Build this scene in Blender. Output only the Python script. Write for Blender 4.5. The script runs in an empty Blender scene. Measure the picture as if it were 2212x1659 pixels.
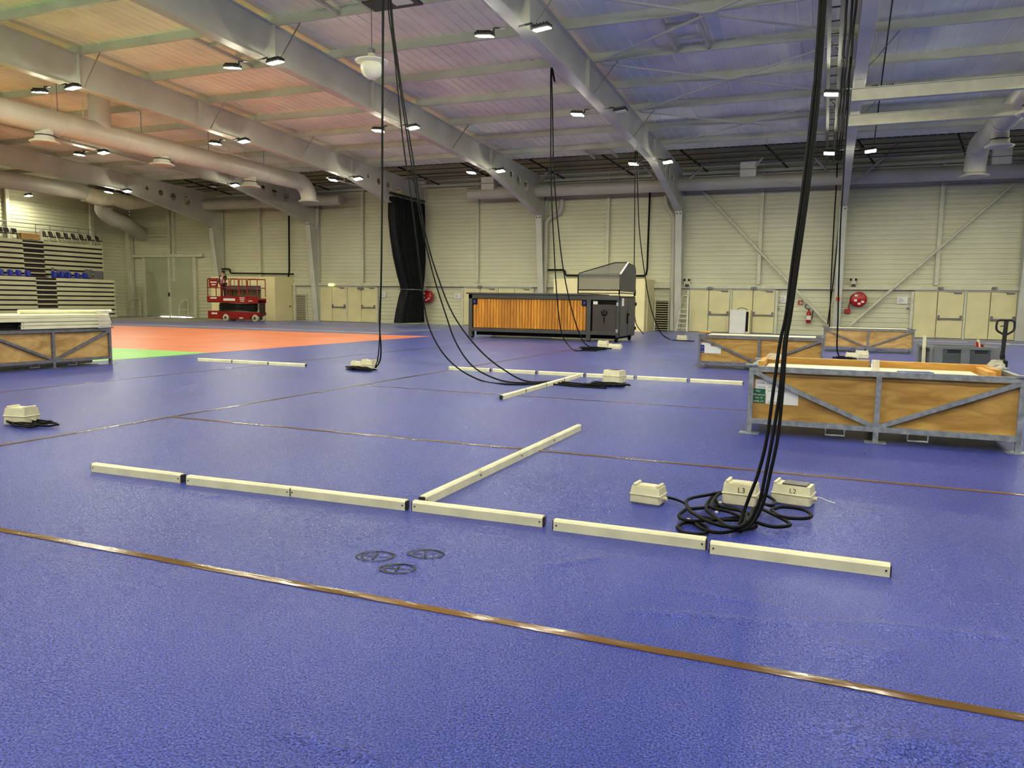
import bpy, bmesh, math, random
from math import sin, cos, pi, radians, sqrt
from mathutils import Vector, Matrix
random.seed(7)
SC = bpy.context.scene
COL = SC.collection

# ------------------------------------------------------------------ camera
IW, IH = 2212, 1659
FPX, PITCH, ROLL, YAW, EYE = 1655.0, .10625, .01515, -.3840, 1.5
_F = Vector((sin(YAW)*cos(PITCH), cos(YAW)*cos(PITCH), -sin(PITCH)))
_r = Vector((cos(YAW), -sin(YAW), 0)); _u = _r.cross(_F)
_R = cos(ROLL)*_r + sin(ROLL)*_u; _U = -sin(ROLL)*_r + cos(ROLL)*_u
CAM = Vector((0, 0, EYE))
cd = bpy.data.cameras.new('camera'); cd.sensor_width = 36.0; cd.lens = FPX/IW*36.0
cd.clip_start = .05; cd.clip_end = 400
cam = bpy.data.objects.new('camera', cd); COL.objects.link(cam)
M = Matrix((_R, _U, -_F)).transposed().to_4x4(); M.translation = CAM
cam.matrix_world = M; SC.camera = cam
# surveying helpers: a sight line met with a horizontal, a back-wall-parallel or a side-parallel plane
def ray(x, y): return _F + (x-IW/2)/FPX*_R - (y-IH/2)/FPX*_U
def fl(x, y, z=0.0):
    d = ray(x, y); return CAM + d*((z-EYE)/d.z)
def pl(x, y, Y):
    d = ray(x, y); return CAM + d*(Y/d.y)
def pX(x, y, X):
    d = ray(x, y); return CAM + d*(X/d.x)

# ------------------------------------------------------------------ world, exposure
w = bpy.data.worlds.new('world'); SC.world = w; w.use_nodes = True
w.node_tree.nodes['Background'].inputs[0].default_value = (.6, .68, .8, 1)
w.node_tree.nodes['Background'].inputs[1].default_value = 0.25
SC.view_settings.view_transform = 'Standard'; SC.view_settings.look = 'None'
SC.view_settings.gamma = 1; SC.view_settings.use_curve_mapping = False
SC.view_settings.exposure = 0.13
LAMP = 455.0            # emission of a floodlight lens
SC.cycles.max_bounces = 4; SC.cycles.diffuse_bounces = 4; SC.cycles.glossy_bounces = 2; SC.cycles.transparent_max_bounces = 6
SC.cycles.use_adaptive_sampling = True; SC.cycles.adaptive_threshold = .12; SC.cycles.adaptive_min_samples = 20; SC.cycles.caustics_reflective = True; SC.cycles.blur_glossy = 1.0
SC.cycles.sample_clamp_indirect = 25.0

# ------------------------------------------------------------------ materials
def lin(c): return tuple(((v/255)/12.92 if v/255 <= .04045 else ((v/255+.055)/1.055)**2.4) for v in c)
def mat(name, rgb, rough=.6, metal=0.0, var=.06, vscale=3.0, bump=0.0, bscale=40.0, emit=0.0, alpha=1.0, trans=0.0, coat=0.0, stretch=(1, 1, 1), rvar=0.0):
    m = bpy.data.materials.new(name); m.use_nodes = True
    nt = m.node_tree; b = nt.nodes['Principled BSDF']; L = nt.links.new
    c = lin(rgb)
    b.inputs['Roughness'].default_value = rough; b.inputs['Metallic'].default_value = metal
    b.inputs['Coat Weight'].default_value = coat
    b.inputs['Alpha'].default_value = alpha; b.inputs['Transmission Weight'].default_value = trans
    tc = nt.nodes.new('ShaderNodeTexCoord'); mp = nt.nodes.new('ShaderNodeMapping')
    mp.inputs['Scale'].default_value = stretch; L(tc.outputs['Object'], mp.inputs[0])
    nz = nt.nodes.new('ShaderNodeTexNoise'); nz.inputs['Scale'].default_value = vscale; nz.inputs['Detail'].default_value = 2
    L(mp.outputs[0], nz.inputs[0])
    rp = nt.nodes.new('ShaderNodeValToRGB'); e = rp.color_ramp.elements
    e[0].position = .3; e[1].position = .7
    e[0].color = tuple(max(0, v*(1-var*2)) for v in c)+(1,); e[1].color = tuple(min(1, v*(1+var*2)) for v in c)+(1,)
    L(nz.outputs[0], rp.inputs[0]); L(rp.outputs[0], b.inputs['Base Color'])
    if rvar:
        mr = nt.nodes.new('ShaderNodeMapRange'); mr.inputs[3].default_value = max(.02, rough-rvar); mr.inputs[4].default_value = rough+rvar
        L(nz.outputs[0], mr.inputs[0]); L(mr.outputs[0], b.inputs['Roughness'])
    if bump:
        n2 = nt.nodes.new('ShaderNodeTexNoise'); n2.inputs['Scale'].default_value = bscale; L(mp.outputs[0], n2.inputs[0])
        bp = nt.nodes.new('ShaderNodeBump'); bp.inputs['Strength'].default_value = bump; bp.inputs['Distance'].default_value = .01
        L(n2.outputs[0], bp.inputs['Height']); L(bp.outputs[0], b.inputs['Normal'])
    if emit:
        b.inputs['Emission Color'].default_value = c+(1,); b.inputs['Emission Strength'].default_value = emit
    return m

def floor_mat(name, rgb, rough, bump=.5, scuff=.35, scale=95, mottle=.12, sheen=.1):
    """sheet flooring under a thin grained film: blotchy scuffs, fine pebbled relief"""
    m = bpy.data.materials.new(name); m.use_nodes = True
    nt = m.node_tree; b = nt.nodes['Principled BSDF']; L = nt.links.new; N = nt.nodes.new
    c = lin(rgb)
    tc = N('ShaderNodeTexCoord')
    big = N('ShaderNodeTexNoise'); big.inputs['Scale'].default_value = .35; big.inputs['Detail'].default_value = 3; big.inputs['Roughness'].default_value = .6
    L(tc.outputs['Object'], big.inputs[0])
    r1 = N('ShaderNodeValToRGB'); r1.color_ramp.elements[0].position = .3; r1.color_ramp.elements[1].position = .75
    r1.color_ramp.elements[0].color = tuple(v*.85 for v in c)+(1,); r1.color_ramp.elements[1].color = tuple(min(1, v*1.2+.01) for v in c)+(1,)
    L(big.outputs[0], r1.inputs[0])
    spk = N('ShaderNodeTexNoise'); spk.inputs['Scale'].default_value = scale*1.6; spk.inputs['Detail'].default_value = 1; spk.inputs['Roughness'].default_value = .65
    L(tc.outputs['Object'], spk.inputs[0])
    r2 = N('ShaderNodeValToRGB'); r2.color_ramp.elements[0].position = .36; r2.color_ramp.elements[1].position = .72
    r2.color_ramp.elements[0].color = (1-mottle*.6,)*3+(1,); r2.color_ramp.elements[1].color = (1+mottle*2.2, 1+mottle*2.0, 1+mottle*1.2, 1)
    L(spk.outputs[0], r2.inputs[0])
    mx = N('ShaderNodeMix'); mx.data_type = 'RGBA'; mx.blend_type = 'MULTIPLY'; mx.inputs[0].default_value = 1.0
    L(r1.outputs[0], mx.inputs[6]); L(r2.outputs[0], mx.inputs[7]); L(mx.outputs[2], b.inputs['Base Color'])
    b.inputs['Roughness'].default_value = rough
    fine = N('ShaderNodeTexNoise'); fine.inputs['Scale'].default_value = scale; fine.inputs['Detail'].default_value = 1; fine.inputs['Roughness'].default_value = .5
    L(tc.outputs['Object'], fine.inputs[0])
    bp = N('ShaderNodeBump'); bp.inputs['Strength'].default_value = bump; bp.inputs['Distance'].default_value = .0052
    b.inputs['IOR'].default_value = 1.32; b.inputs['Sheen Weight'].default_value = sheen; b.inputs['Sheen Roughness'].default_value = .15; b.inputs['Coat Weight'].default_value = 0.0; b.inputs['Coat Roughness'].default_value = .18  # white grazing sheen imitates hazy reflections on the distant floor
    L(fine.outputs[0], bp.inputs['Height'])
    L(bp.outputs[0], b.inputs['Normal'])
    return m

def wood_mat(name, a, bb, axis=(1, 8, 8), scale=1.4, rough=.55):
    m = bpy.data.materials.new(name); m.use_nodes = True
    nt = m.node_tree; b = nt.nodes['Principled BSDF']; L = nt.links.new; N = nt.nodes.new
    tc = N('ShaderNodeTexCoord'); mp = N('ShaderNodeMapping'); mp.inputs['Scale'].default_value = axis
    oi = N('ShaderNodeObjectInfo'); ad = N('ShaderNodeVectorMath'); ad.operation = 'ADD'
    ml = N('ShaderNodeMath'); ml.operation = 'MULTIPLY'; ml.inputs[1].default_value = 37.0
    L(oi.outputs['Random'], ml.inputs[0]); L(tc.outputs['Object'], ad.inputs[0]); L(ml.outputs[0], ad.inputs[1]); L(ad.outputs[0], mp.inputs[0])
    nz = N('ShaderNodeTexNoise'); nz.inputs['Scale'].default_value = scale; nz.inputs['Detail'].default_value = 7; nz.inputs['Distortion'].default_value = 1.2
    L(mp.outputs[0], nz.inputs[0])
    rp = N('ShaderNodeValToRGB'); e = rp.color_ramp.elements; e[0].position = .32; e[1].position = .68
    e[0].color = lin(a)+(1,); e[1].color = lin(bb)+(1,)
    L(nz.outputs[0], rp.inputs[0])
    hs = N('ShaderNodeHueSaturation'); mr = N('ShaderNodeMapRange'); mr.inputs[3].default_value = .8; mr.inputs[4].default_value = 1.15
    L(oi.outputs['Random'], mr.inputs[0]); L(mr.outputs[0], hs.inputs['Value']); L(rp.outputs[0], hs.inputs['Color'])
    L(hs.outputs[0], b.inputs['Base Color']); b.inputs['Roughness'].default_value = rough
    return m

MT = dict(
    blue=floor_mat('blue_sheet_floor', (38, 49, 138), .27, 1.0, .0015, 72, .85, .26),
    darkblue=floor_mat('slate_blue_floor', (92, 92, 128), .36, .3, .03),
    orange=floor_mat('orange_court_floor', (190, 104, 68), .4, .15, .02),
    green=floor_mat('green_court_floor', (112, 172, 78), .4, .15, .02),
    concrete=floor_mat('olive_concrete_floor', (122, 116, 92), .4, .15, .02),
    line=mat('pale_floor_line', (170, 165, 185), .5),
    tape=mat('brown_parcel_tape', (104, 72, 22), .16, 0, .15, 2.0, .55, 16.0, stretch=(.25, 1, 1)),
    wall=mat('cream_wall_cladding', (208, 206, 176), .55, 0, .04, .4),
    ceil=mat('pale_acoustic_deck', (238, 238, 216), .75, 0, .05, .6),
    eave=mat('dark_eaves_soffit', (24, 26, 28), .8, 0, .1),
    steel=mat('grey_white_painted_steel', (194, 193, 180), .5, 0, .05, .8),
    purlin=mat('galvanised_purlin', (186, 188, 176), .5, 0, .06, 1.0),
    sage=mat('sage_painted_door', (172, 176, 146), .5, 0, .04, .8),
    cream=mat('cream_painted_door', (218, 208, 158), .5, 0, .03, 1.5),
    trim=mat('cream_steel_trim', (205, 202, 178), .5, 0, .04),
    white=mat('white_lacquer', (228, 224, 205), .5, 0, .03),
    kiosk=mat('ivory_panel', (236, 222, 170), .6, 0, .03, 1.0),
    pvc=mat('ivory_plastic', (226, 220, 186), .38, 0, .05, 6.0),
    boxp=mat('beige_plastic_enclosure', (212, 204, 172), .42, 0, .05, 8.0),
    black=mat('black_rubber', (9, 9, 10), .6, 0, .1),
    blackm=mat('black_metal', (26, 25, 26), .45, .2, .1),
    dark=mat('dark_bracket', (46, 42, 42), .5, .3),
    galv=mat('galvanised_steel', (168, 172, 174), .38, .55, .14, 14.0, rvar=.1),
    galvd=mat('worn_grey_steel', (120, 118, 126), .45, .4, .12, 10.0),
    ply=wood_mat('birch_plywood', (160, 116, 50), (202, 160, 84), (1.2, 1, 5), 1.5),
    ply2=wood_mat('pale_plywood', (158, 120, 64), (204, 166, 104), (1.2, 1, 3), 1.6),
    beamw=wood_mat('varnished_batten', (190, 134, 52), (220, 168, 84), (1, 6, 6), 2.0),
    plank=wood_mat('orange_pine_plank', (166, 100, 16), (216, 148, 44), (7, 7, .6), 2.2, .5),
    anth=mat('anthracite_paint', (62, 61, 60), .42, 0, .08, 2.0),
    anth2=mat('dark_brown_panel', (56, 48, 44), .4, 0, .06, 2.0),
    glass=mat('tinted_hood_panel', (120, 118, 112), .12, 0, .02, 2.0, alpha=.55),
    redm=mat('red_lift_paint', (134, 20, 10), .42, 0, .12, 2.0),
    red=mat('red_enamel', (168, 14, 22), .35, 0, .08),
    decal=mat('white_decal', (232, 226, 214), .5, 0, .02),
    tyre=mat('grey_solid_tyre', (176, 168, 140), .7, 0, .1),
    hub=mat('dark_wheel_hub', (64, 56, 44), .6),
    curtain=mat('black_stage_curtain', (26, 27, 28), .9, 0, .15, 1.5, .2, 30),
    duct=mat('pale_duct_metal', (190, 186, 172), .45, 0, .05, .8),
    lamp_body=mat('black_lamp_housing', (34, 34, 36), .5, .3),
    lens_on=mat('lit_lamp_lens', (252, 251, 224), .3, emit=LAMP),
    lens_off=mat('unlit_lamp_lens', (190, 195, 200), .2),
    seatb=mat('blue_plastic_seat', (22, 36, 150), .4, 0, .05),
    seatd=mat('dark_seat', (52, 44, 40), .6),
    board=mat('cream_bleacher_board', (198, 192, 160), .5, 0, .05, 1.0),
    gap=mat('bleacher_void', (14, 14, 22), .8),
    browndark=mat('brown_aisle_board', (52, 36, 28), .6),
    grey=mat('grey_crate_plastic', (112, 114, 114), .5, 0, .05, 5.0),
    greyd=mat('dark_grey_plastic', (74, 77, 80), .55, 0, .05),
    yellow=mat('yellow_plastic', (218, 190, 60), .5),
    paper=mat('white_paper', (226, 224, 220), .7, 0, .02),
    greenl=mat('green_label', (20, 92, 62), .6),
    bluel=mat('blue_label', (34, 48, 140), .6),
    ink=mat('black_ink', (24, 24, 30), .7),
    marker=mat('black_floor_marker', (12, 13, 22), .6),
    orangel=mat('orange_sign', (214, 84, 40), .6),
    film=mat('clear_wrap_film', (226, 220, 200), .15, 0, .05, 8.0, .6, 20, alpha=.45),
    sign_on=mat('lit_exit_sign', (226, 232, 120), .4, emit=3.0),
    daylight=mat('daylight_under_door', (235, 240, 255), .5, emit=45.0),
    skin=mat('skin', (190, 138, 108), .6), hair=mat('dark_hair', (40, 26, 20), .8),
    jacket=mat('black_jacket', (22, 22, 26), .8), shirt=mat('pale_shirt', (214, 196, 190), .8), trousers=mat('dark_trousers', (28, 26, 32), .8),
    cord=mat('clear_cord', (214, 214, 218), .4),
    fabric=mat('ivory_fabric_duct', (196, 188, 160), .8, 0, .06, 2.0),
)

for k_ in ('black', 'curtain'): MT[k_].node_tree.nodes['Principled BSDF'].inputs['Specular IOR Level'].default_value = .15

# ------------------------------------------------------------------ mesh helpers
class MB:
    def __init__(s): s.v = []; s.f = []; s.sm = []
    def add(s, vs, fs, smooth=False):
        o = len(s.v); s.v += [tuple(v) for v in vs]; s.f += [tuple(i+o for i in f) for f in fs]; s.sm += [smooth]*len(fs); return s
    def box(s, c, d, rot=None):
        x, y, z = d[0]/2, d[1]/2, d[2]/2
        vs = [Vector(p) for p in ((-x,-y,-z),(x,-y,-z),(x,y,-z),(-x,y,-z),(-x,-y,z),(x,-y,z),(x,y,z),(-x,y,z))]
        if rot is not None: vs = [rot @ v for v in vs]
        c = Vector(c)
        return s.add([v+c for v in vs], [(0,3,2,1),(4,5,6,7),(0,1,5,4),(1,2,6,5),(2,3,7,6),(3,0,4,7)])
    def span(s, a, b):
        a, b = Vector(a), Vector(b); return s.box((a+b)/2, [abs(v) for v in (b-a)])
    def bevbox(s, c, d, r=.01):
        """box with chamfered vertical and top edges"""
        x, y, z = d[0]/2, d[1]/2, d[2]/2; c = Vector(c)
        def ring(xx, yy, rr, zz): return [(-xx+rr,-yy,zz),(xx-rr,-yy,zz),(xx,-yy+rr,zz),(xx,yy-rr,zz),(xx-rr,yy,zz),(-xx+rr,yy,zz),(-xx,yy-rr,zz),(-xx,-yy+rr,zz)]
        vs = ring(x-r, y-r, r*.6, -z)+ring(x, y, r, -z+r)+ring(x, y, r, z-r)+ring(x-r, y-r, r*.6, z)
        fs = [tuple(range(7,-1,-1)), tuple(range(24,32))]
        for k in range(3):
            for i in range(8): j = (i+1) % 8; fs.append((k*8+i, k*8+j, k*8+8+j, k*8+8+i))
        return s.add([Vector(v)+c for v in vs], fs)
    def bar(s, p, q, w, h=None, up=(0,0,1)):
        p, q = Vector(p), Vector(q); h = h or w; d = (q-p); L = d.length; d.normalize()
        u = Vector(up)
        if abs(d.dot(u)) > .98: u = Vector((0,1,0))
        sd = d.cross(u).normalized(); u = sd.cross(d).normalized()
        a = [p+sd*i*w/2+u*j*h/2 for i, j in ((-1,-1),(1,-1),(1,1),(-1,1))]; b = [v+d*L for v in a]
        return s.add(a+b, [(0,1,2,3),(7,6,5,4),(0,4,5,1),(1,5,6,2),(2,6,7,3),(3,7,4,0)])
    def cyl(s, p, q, r, n=12, r2=None, cap=True):
        p, q = Vector(p), Vector(q); r2 = r if r2 is None else r2; d = (q-p).normalized()
        u = Vector((0,0,1)) if abs(d.z) < .9 else Vector((1,0,0)); a = d.cross(u).normalized(); b = d.cross(a)
        vs = [p+(a*cos(t)+b*sin(t))*r for t in [2*pi*i/n for i in range(n)]]+[q+(a*cos(t)+b*sin(t))*r2 for t in [2*pi*i/n for i in range(n)]]
        s.add(vs, [(i, (i+1) % n, n+(i+1) % n, n+i) for i in range(n)], True)
        if cap: s.add(vs, [tuple(range(n-1,-1,-1)), tuple(range(n,2*n))])
        return s
    def tube(s, pts, r, n=8, closed=False, cap=True):
        P = [Vector(p) for p in pts]; m = len(P); vs = []; prev = None
        for i in range(m):
            d = (P[(i+1) % m]-P[i-1]) if closed else (P[min(i+1, m-1)]-P[max(i-1, 0)])
            if d.length < 1e-9: d = Vector((0,0,1))
            d.normalize()
            if prev is None:
                u = Vector((0,0,1)) if abs(d.z) < .9 else Vector((1,0,0)); a = d.cross(u).normalized()
            else:
                a = prev-d*prev.dot(d)
                a = a.normalized() if a.length > 1e-6 else d.orthogonal().normalized()
            prev = a; b = d.cross(a); rr = r[i] if isinstance(r, (list, tuple)) else r
            vs += [P[i]+(a*cos(2*pi*k/n)+b*sin(2*pi*k/n))*rr for k in range(n)]
        fs = []
        for i in range(m if closed else m-1):
            j = (i+1) % m
            for k in range(n): fs.append((i*n+k, i*n+(k+1) % n, j*n+(k+1) % n, j*n+k))
        s.add(vs, fs, True)
        if cap and not closed: s.add(vs, [tuple(range(n-1,-1,-1)), tuple(range((m-1)*n, m*n))])
        return s
    def lathe(s, prof, c, n=20, axis='z'):
        c = Vector(c); vs = []
        for r, z in prof:
            for k in range(n):
                a, b = r*cos(2*pi*k/n), r*sin(2*pi*k/n)
                vs.append(c+Vector({'z': (a,b,z), 'y': (a,z,b), 'x': (z,a,b)}[axis]))
        fs = [(i*n+k, i*n+(k+1) % n, (i+1)*n+(k+1) % n, (i+1)*n+k) for i in range(len(prof)-1) for k in range(n)]
        return s.add(vs, fs, True)
    def prism(s, poly, off):
        """polygon (3d points) pushed along off"""
        n = len(poly); off = Vector(off); A = [Vector(p) for p in poly]; B = [p+off for p in A]
        return s.add(A+B, [tuple(range(n-1,-1,-1)), tuple(range(n,2*n))]+[(i, (i+1) % n, n+(i+1) % n, n+i) for i in range(n)])
    def mesh(s, name):
        me = bpy.data.meshes.new(name); me.from_pydata(s.v, [], s.f); me.polygons.foreach_set('use_smooth', s.sm)
        bm = bmesh.new(); bm.from_mesh(me); bmesh.ops.recalc_face_normals(bm, faces=bm.faces); bm.to_mesh(me); bm.free()
        return me

def put(name, data, m=None, parent=None, loc=None):
    """link mesh data (or an MB) as an object; world coordinates in the data are made relative to the parent's origin"""
    me = data.mesh(name) if isinstance(data, MB) else data
    if m is not None:
        me.materials.clear(); me.materials.append(MT[m] if isinstance(m, str) else m)
    o = bpy.data.objects.new(name, me); COL.objects.link(o)
    if parent is not None:
        o.parent = parent
    if loc is not None: o.location = loc
    return o
def wput(name, mb, m, parent):
    """a part given in world coordinates under a parent placed at its own origin (no rotation)"""
    p = parent; off = Vector((0,0,0))
    while p is not None: off += p.location; p = p.parent
    mb.v = [tuple(Vector(v)-off) for v in mb.v]
    return put(name, mb, m, parent)
def tag(o, label=None, cat=None, group=None, kind=None):
    if label: o['label'] = label
    if cat: o['category'] = cat
    if group: o['group'] = group
    if kind: o['kind'] = kind
    return o
def thing(name, loc, label, cat, group=None, kind=None, rz=0):
    o = bpy.data.objects.new(name, None); COL.objects.link(o); o.location = loc; o.rotation_euler = (0, 0, rz)
    o.empty_display_size = .1
    return tag(o, label, cat, group, kind)
def solo(name, mb, m, label, cat, group=None, kind=None):
    """a one-mesh thing in world coordinates, origin moved to the middle of its base"""
    xs = [v[0] for v in mb.v]; ys = [v[1] for v in mb.v]; zs = [v[2] for v in mb.v]
    c = Vector(((min(xs)+max(xs))/2, (min(ys)+max(ys))/2, min(zs)))
    mb.v = [tuple(Vector(v)-c) for v in mb.v]
    return tag(put(name, mb, m, None, c), label, cat, group, kind)
def copy_tree(o, parent=None):
    c = o.copy(); COL.objects.link(c); c.parent = parent
    for ch in list(o.children): copy_tree(ch, c)
    return c
def text_mb(txt, size, origin, xdir=(1,0,0), ydir=(0,0,1), align='LEFT'):
    cu = bpy.data.curves.new('t', 'FONT'); cu.body = txt; cu.size = size; cu.align_x = align; cu.resolution_u = 2
    to = bpy.data.objects.new('t', cu); COL.objects.link(to)
    dg = bpy.context.evaluated_depsgraph_get(); me = bpy.data.meshes.new_from_object(to.evaluated_get(dg))
    mb = MB(); o, X, Y = Vector(origin), Vector(xdir), Vector(ydir)
    mb.add([o+X*v.co.x+Y*v.co.y for v in me.vertices], [tuple(p.vertices) for p in me.polygons])
    bpy.data.objects.remove(to); bpy.data.curves.remove(cu); bpy.data.meshes.remove(me)
    return mb
def spline(pts, n=10):
    """Catmull-Rom through the points"""
    P = [Vector(p) for p in pts]; P = [P[0]*2-P[1]]+P+[P[-1]*2-P[-2]]; out = []
    for i in range(1, len(P)-2):
        for k in range(n):
            t = k/n; a, b, c, d = P[i-1], P[i], P[i+1], P[i+2]
            out.append(.5*((2*b)+(-a+c)*t+(2*a-5*b+4*c-d)*t*t+(-a+3*b-3*c+d)*t**3))
    out.append(P[-2]); return out

# ------------------------------------------------------------------ the hall
D = 44.26                       # back wall
YR = 14.0                       # ridge
YF = 2*YR-D                     # wall behind the camera
XL, XR = -49.7, 25.3
FX = dict(A=-40.6, B=-32.3, C=-24.07, D=-15.87, E=-7.68, F=.62, G=8.85, H=17.1)
def roof(Y):                    # top of the rafters
    return 8.8+.037*(43.2-abs(Y-YR)-YR)
DECK = .30                      # deck above the rafter tops (purlin depth)

# floor: the near part carries real bulges where the sheet has lifted
bul = [(fl(1955,1362), .16, .06, .006), (fl(1850,1402), .17, .07, .006), (fl(1820,1205), .09, .04, .006), (fl(2150,1640), .35, .10, .008), (fl(1900,1600), .2, .05, .005), (fl(1560,1290), .35, .03, .003), (fl(420,1065), .4, .05, .004)]
RDG = []
for line in ([(1600,1345),(1750,1343),(1900,1350),(2050,1365),(2212,1385)],[(1850,1640),(1950,1610),(2080,1597),(2212,1600)],[(1370,1322),(1500,1330),(1650,1345)],[(1180,1222),(1240,1215),(1290,1205)],[(620,1580),(720,1610),(800,1640)],[(1800,1420),(1880,1435),(1930,1410)],[(380,1060),(450,1075),(520,1070)]):
    pts_ = [fl(*q) for q in line]; RDG += list(zip(pts_, pts_[1:]))
def ridge(X, Y):
    z = 0.0
    for a, b in RDG:
        if X < min(a.x,b.x)-.15 or X > max(a.x,b.x)+.15 or Y < min(a.y,b.y)-.15 or Y > max(a.y,b.y)+.15: continue
        dx, dy = b.x-a.x, b.y-a.y; t = max(0, min(1, ((X-a.x)*dx+(Y-a.y)*dy)/(dx*dx+dy*dy)))
        z = max(z, .007*math.exp(-((X-a.x-dx*t)**2+(Y-a.y-dy*t)**2)/.035**2))
    return z
def axis(a, b, segs):
    out = [a]
    for lo, hi, st in segs:
        n = max(1, int(round((hi-lo)/st)))
        out += [lo+(hi-lo)*i/n for i in range(n+1)]
    out.append(b); return sorted(set(round(v, 4) for v in out))
gx = axis(XL, XR, [(-5.5, 2.5, .03)]); gy = axis(YF, D, [(1.4, 5.6, .03)])
mb = MB(); vs = []
for Y in gy:
    for X in gx:
        z = 0.0
        if -5.5 < X < 2.5 and 1.4 < Y < 5.6:
            z = ridge(X, Y)
            for c, rx, ry, hh in bul: z += 1.6* hh*math.exp(-((X-c.x)/rx)**2-((Y-c.y)/ry)**2)
        vs.append((X, Y, z))
nx = len(gx)
mb.add(vs, [(j*nx+i, j*nx+i+1, (j+1)*nx+i+1, (j+1)*nx+i) for j in range(len(gy)-1) for i in range(nx-1)], True)
floor = tag(put('floor', mb, 'blue'), 'glossy blue sheet flooring with a pebbled film across the hall', 'floor', kind='structure')
def area(name, x0, x1, y0, y1, m, label, z=.004):
    return solo(name, MB().span((x0,y0,-.01),(x1,y1,z)), m, label, 'floor', kind='structure')
area('floor_orange', XL+.1, -15.5, 16.3, 29.0, 'orange', 'orange sports court area of the floor beyond the crate with white bars')
area('floor_green', XL+.1, -15.5, 3.0, 16.3, 'green', 'green sports court area of the floor in front of the orange one')
area('floor_slate', XL+.1, -18.5, 29.0, 36.3, 'darkblue', 'slate blue band of floor between the orange court and back wall')
area('floor_concrete', XL+.1, -36.8, 36.3, D-.05, 'concrete', 'olive grey concrete floor before the big sliding doors')
area('trim_line', XL+.1, -18.5, 30.6, 30.85, 'line', 'pale line painted along the far side of the orange court', .006)

def ribbed(name, p0, ux, length, zs, m, depth, label):
    """horizontal-rib liner sheet: one profile run along ux"""
    prof = []
    z0, z1, pitch = zs; z = z0
    while z < z1-1e-6:
        for t, d in ((0, 0), (.62, 0), (.70, depth), (.92, depth)):
            if z+t*pitch < z1: prof.append((z+t*pitch, d))
        z += pitch
    prof.append((z1, 0))
    ux = Vector(ux); nrm = Vector((0,0,1)).cross(ux)
    mb = MB(); p0 = Vector(p0)
    a = [p0+Vector((0,0,z))+nrm*d for z, d in prof]; b = [v+ux*length for v in a]; n = len(a)
    mb.add(a+b, [(i, i+1, n+i+1, n+i) for i in range(n-1)])
    return tag(put(name, mb, m), label, 'wall', kind='structure')
wall_back = ribbed('wall_back', (XR, D, 0), (-1,0,0), XR-XL, (0, 10.2, .25), 'wall', -.035, 'cream ribbed metal back wall behind the doors and ducts')
ribbed('wall_left', (XL, D, 0), (0,-1,0), D-YF, (0, 10.2, .25), 'wall', -.035, 'cream ribbed metal side wall behind the bleachers')
ribbed('wall_right', (XR, YF, 0), (0,1,0), D-YF, (0, 10.2, .25), 'wall', -.035, 'cream ribbed metal side wall on the right of the hall')
ribbed('wall_front', (XL, YF, 0), (1,0,0), XR-XL, (0, 10.2, .25), 'wall', -.035, 'cream ribbed metal wall at the near end of hall')

# ceiling: ribbed deck, each half-roof, with purlins
YE = 39.6
mb = MB(); n = 0
xs = []; x = XL
while x < XR: xs += [(x, 0), (x+.27, 0), (x+.285, -.022), (x+.33, -.022), (x+.345, 0)]; x += .36
def deckrow(Y): return [(X, Y, roof(Y)+DECK+dz) for X, dz in xs]
for ya, yb in ((YE, YR), (YR, 2*YR-YE)):
    A, B = deckrow(ya), deckrow(yb); k = len(A)
    mb.add(A+B, [(i, i+1, k+i+1, k+i) for i in range(k-1)])
ceiling = tag(put('ceiling', mb, 'ceil'), 'pale ribbed acoustic roof deck between the steel beams', 'ceiling', kind='structure')
PY = [25.5+2.93*k for k in range(-4, 5)]
PY += [2*YR-y for y in PY if y > YR+1.0]
for Y in PY:
    if Y > YE or Y < 2*YR-YE: continue
    z = roof(Y); m_ = MB()
    m_.span((XL,Y-.008,z+.01),(XR,Y+.008,z+DECK)).span((XL,Y-.075,z),(XR,Y+.008,z+.012))
    put('purlin', m_, 'purlin', ceiling)
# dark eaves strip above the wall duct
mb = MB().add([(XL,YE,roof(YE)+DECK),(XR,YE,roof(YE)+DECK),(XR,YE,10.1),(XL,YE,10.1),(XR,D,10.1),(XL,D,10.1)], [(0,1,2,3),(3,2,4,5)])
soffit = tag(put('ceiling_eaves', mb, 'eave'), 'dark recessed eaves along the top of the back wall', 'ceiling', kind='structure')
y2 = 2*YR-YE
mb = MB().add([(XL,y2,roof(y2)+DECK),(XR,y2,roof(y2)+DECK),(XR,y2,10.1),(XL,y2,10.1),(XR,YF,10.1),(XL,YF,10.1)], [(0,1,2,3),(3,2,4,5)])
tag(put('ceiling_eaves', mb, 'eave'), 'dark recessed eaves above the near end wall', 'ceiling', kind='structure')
for Y, z, r in ((41.0, 8.95, .05), (41.8, 8.9, .04), (42.6, 8.9, .06), (40.4, 9.1, .035)):
    put('conduit', MB().bar((XL+.1,Y,z),(XR-.1,Y,z),r*2,r), 'dark' if Y != 42.6 else 'galvd', soffit)
for i in range(18):
    X = XL+1.4+i*4.11
    put('soffit_bracket', MB().bar((X,40.2,9.3),(X+.9,43.6,8.75),.07), 'dark', soffit)
put('eaves_beam', MB().tube([(XL+.1,43.75,8.72),(XR-.1,43.75,8.72)],.11,10), 'steel', soffit)

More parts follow.
